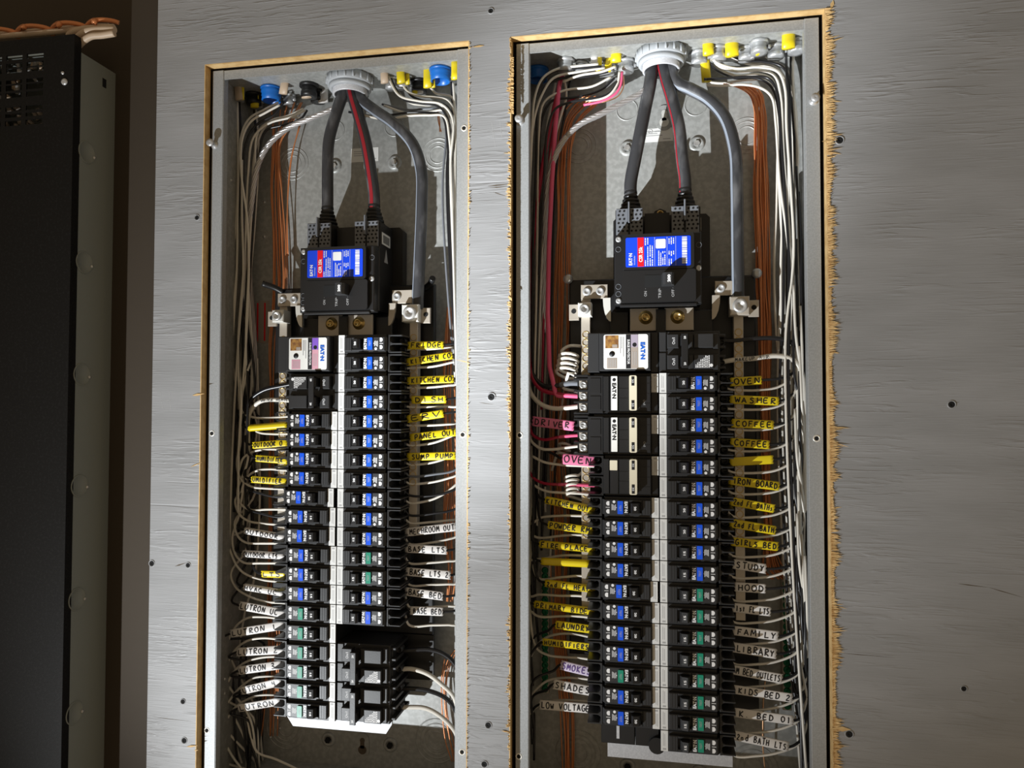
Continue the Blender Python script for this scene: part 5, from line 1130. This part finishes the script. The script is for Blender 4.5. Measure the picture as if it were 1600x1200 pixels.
J = (((371,131),(374,156),.050,.0056,'jacket_tan','tan cable jacket in the top left corner of the left panel'), ((378,131),(378,156),.052,.0036,'tape_yellow','yellow cable jacket in the top left corner of the left panel'), ((398,152),(398,168),.072,.0065,'tape_yellow','short yellow cable jacket in the shade, left panel'), ((447,118),(442,147),.050,.0062,'jacket_tan','tan cable jacket right of the blue connector, left panel'), ((479,133),(479,153),.060,.0075,'jacket_tan','cream cable jacket under the black connector, left panel'), ((505,148),(505,160),.080,.0075,'tape_white','white cable jacket just left of the hub, left panel'),
     ((600,102),(601,130),.045,.0055,'jacket_tan','cream cable jacket right of the hub, left panel'), ((625,104),(627,130),.046,.0058,'tape_yellow','first yellow cable jacket right of the hub, left panel'), ((636,104),(637,132),.052,.0030,'tape_yellow','thin yellow cable jacket right of the hub, left panel'), ((668,108),(668,137),.046,.0058,'tape_yellow','yellow cable jacket beside the right blue connector, left panel'), ((676,108),(677,137),.050,.0028,'tape_yellow','thin yellow edge of cable beside the right blue connector'), ((711,103),(711,124),.030,.0052,'tape_yellow','yellow cable jacket at the top right corner of the left panel'), ((649,130),(648,146),.072,.0040,'tape_yellow','yellow cable jacket under the black connector, left panel'), ((656,130),(656,146),.074,.0050,'tape_white','white cable jacket under the black connector, left panel'),
     # right panel
     ((929,78),(928,104),.050,.0046,'tape_white','white cable jacket left of the yellow ones, right panel'), ((936,78),(935,112),.052,.0042,'tape_yellow','narrow yellow cable jacket left of the hub, right panel'), ((953,86),(949,112),.056,.0046,'tape_yellow','middle yellow cable jacket left of the hub, right panel'), ((964,72),(962,97),.046,.0068,'tape_yellow','wide yellow cable jacket nearest the hub on its left, right panel'), ((1106,64),(1107,86),.040,.0068,'tape_yellow','upper yellow cable jacket right of the hub, right panel'), ((1101,92),(1104,128),.060,.0060,'tape_yellow','lower yellow cable jacket right of the hub, right panel'), ((1143,61),(1144,88),.044,.0082,'tape_yellow','wide yellow cable jacket second right of the hub, right panel'), ((1181,64),(1189,84),.046,.0064,'tape_yellow','slanting yellow cable jacket, right panel top'), ((1174,76),(1177,90),.054,.0034,'tape_white','white cable jacket beside the slanting yellow one'), ((1232,53),(1232,76),.034,.0078,'tape_yellow','yellow cable jacket at the top right corner of the right panel'))
for a, b, y, wd, m, lb in J: jacket(a, b, y, wd, m, lb)
steel_connector(840, 92, .070, 'blue connector in the dark top left corner of the right panel', .0150, 'pvc_blue', length=.012, hollow=True)
for px, y, lb in ((884,.050,'large steel connector over the red wire, right panel'), (906,.064,'steel connector behind the large one, right panel'), (948,.072,'steel connector behind the yellow cables left of the hub, right panel'), (978,.066,'steel connector touching the hub on its left, right panel'), (1092,.060,'steel connector touching the hub on its right, right panel'), (1122,.052,'steel connector between two yellow cables, right panel'), (1166,.060,'steel connector behind the slanting cable, right panel'), (1186,.044,'steel connector over the slanting yellow cable, right panel'), (1212,.060,'steel connector left of the corner cable, right panel'), (1244,.050,'steel connector in the top right corner of the right panel')):
    steel_connector(px, 80, y, lb, .0120)

# ------------------------------------------------------------------ black equipment enclosure on the brown wall
BX, BF, BB = -.538, -.076, .0004
zt_, zb_ = at(117, 53, BF).z, -.80
box = thing('equipment_enclosure', 'tall black fronted equipment enclosure on the brown wall at the left edge', 'enclosure', (BX-.2, BB, zb_)); BO = Vector((BX-.2, BB, zb_))
def bb(mb, name, m, parent=box, **k):
    mb.v = [tuple(Vector(v) - BO) for v in mb.v]; return mb.build(name, m, parent, **k)
zs_ = at(117, 77, BF).z
mb = MB(); t = .0015; X0 = BX-.44
mb.box(BX-t, BX, BF+.002, BB, zb_, zs_+.002); mb.box(X0, X0+t, BF+.002, BB, zb_, zs_); mb.box(X0+t, BX-t, BB-t, BB, zb_, zs_); mb.box(X0+t, BX-t, BF+.0018, BB-t, zs_-t, zs_)
bb(mb, 'side_case', 'grey_paint', label='grey painted side with round knock-outs')
# front cover with real vent slots
slots = []
def px2(px, py): p = at(px, py, BF); return p.x, p.z
vcols = [(-32,-18),(-10,2),(9,34),(41,67)]; 
rows = [(84,92),(97,104),(105,112),(123,129),(131,140),(143,151),(165,172),(176,182),(187,195)]
for (a, c) in vcols:
    for i, (r0, r1) in enumerate(rows):
        x0, z1 = px2(a, r0); x1, z0 = px2(c, r1); slots.append((x0, x1, z0, z1))
mb = MB()
# group slots by row so the grid of faces stays small
zs2 = sorted({round((s_[2]), 4) for s_ in slots})
rowz = []
for i, (r0, r1) in enumerate(rows): rowz.append((px2(40, r1)[1], px2(40, r0)[1]))
colx = [(px2(a, 140)[0], px2(c, 140)[0]) for a, c in vcols]
slab_with_holes(mb, X0, BX+.0006, BF, BF+.0016, zb_, zt_, [(x0, x1, z0, z1) for x0, x1 in colx for z0, z1 in rowz])
mb.box(BX-.0012, BX+.0006, BF+.0016, BF+.012, zb_, zt_); mb.box(X0, BX-.0012, BF+.0016, BF+.012, zt_-.0012, zt_)
bb(mb, 'front_cover', 'black_powder', label='black powder-coated cover with vent slots')
for py in (238, 410, 585, 759, 936, 1114):
    px = 135-(py-238)*.022; q = None
    # pixel ray on the plane of the enclosure side
    d = RM @ np.array([(px-800)/FPX, 1, -(py-600)/FPX]); tt = (BX-CAM[0])/d[0]; c = CAM + tt*d
    mb = MB(); mb.lathe((BX, c[1], c[2]), [(.0150, -.0001), (.0146, .0012), (.0138, .0016), (.0132, .0004), (.0001, .0004)], axis='x', n=28)
    bb(mb, 'knockout_disc', 'grey_paint')
    mb = MB(); mb.lathe((BX+.0008, c[1]+.0132, c[2]-.003), [(.0022, 0), (.0018, .0014), (.0001, .0018)], axis='x', n=10); bb(mb, 'knockout_tab', 'steel_zinc')
d = RM @ np.array([(163-800)/FPX, 1, -(130-600)/FPX]); tt = (BX-CAM[0])/d[0]; c = CAM + tt*d
mb = MB(); mb.box(BX, BX+.0003, c[1]-.0035, c[1]+.0035, c[2]-.006, c[2]+.006); bb(mb, 'slot_hole', 'hole')
p = at(101, 128, BF); mb = MB(); mb.lathe((p.x, BF, p.z), [(.0045, 0), (.0040, -.0016), (.0015, -.0022), (.0001, -.0016)], n=14); mb.lathe((p.x-.003, BF, p.z+.012), [(.0022, 0), (.0018, -.0012), (.0001, -.0014)], n=12)
bb(mb, 'cover_screw', 'steel')
# equipment glimpsed through the vents
r = random.Random(8)
for i in range(40):
    a = at(r.uniform(-25, 66), r.uniform(84, 150), BF+.012) if i < 26 else at(-20+(i-26)*6.5, r.uniform(160, 196), BF+.014); h = r.uniform(.004, .012)
    mb = MB(); mb.tube([a, a+Vector((r.uniform(-.008, .008), .004, -h))], r.uniform(.002, .0045), 8)
    bb(mb, 'inner_connector', 'label_taupe' if i > 25 else 'print_grey' if i % 3 else 'jacket_tan')
# looped cables with bared copper lying on the enclosure top
def looped(pts, m, r_, label, name='coiled_cable', grp=None):
    o = wire([at(*p) for p in pts], r_, m, name, label, 'cable', grp, 8, 10); return o
for i, pts in enumerate(([(120,74,-.055),(128,66,-.060),(142,57,-.062),(160,55,-.060),(179,52,-.058)], [(115,70,-.05),(120,60,-.058),(135,49,-.060),(158,46,-.058),(180,46,-.056)], [(112,66,-.045),(108,56,-.050),(125,47,-.054),(150,44,-.054),(178,43,-.054)])):
    looped(pts, 'jacket_tan', .0044, ['lowest cream cable end jutting past the enclosure top', 'middle cream cable end jutting past the enclosure top', 'upper cream cable end jutting past the enclosure top'][i])
P = []
for i in range(150):
    t_ = i/149; a = t_*2*math.pi*8.2; bx = -50 + t_*225; by = 60 - t_*19
    v = at(bx, by, -.050); P.append(v + Vector((.006*math.sin(a), .010*math.sin(a*.5), .0085*abs(math.cos(a/2)))))
mb = MB(); mb.tube(P, .0030, 8); o = mb.build('coiled_cable', 'copper'); tag(o, 'row of bared copper loops along the top edge of the black enclosure', 'cable')
for i, py in enumerate((58, 55)):
    looped([(-60, py+4, -.045+.006*i), (10, py-2, -.045+.006*i), (70, py-7, -.046+.006*i), (125, py-12, -.048+.006*i), (170, py-14, -.05+.006*i)], 'jacket_tan', .0040, ['front cream cable running along the enclosure top', 'rear cream cable running along the enclosure top'][i])
p = at(90, 757, 0); mb = MB(); mb.lathe((max(p.x, BX+.012), .0005, p.z), [(.003, 0), (.0026, -.001), (.0001, -.0004)], n=12)
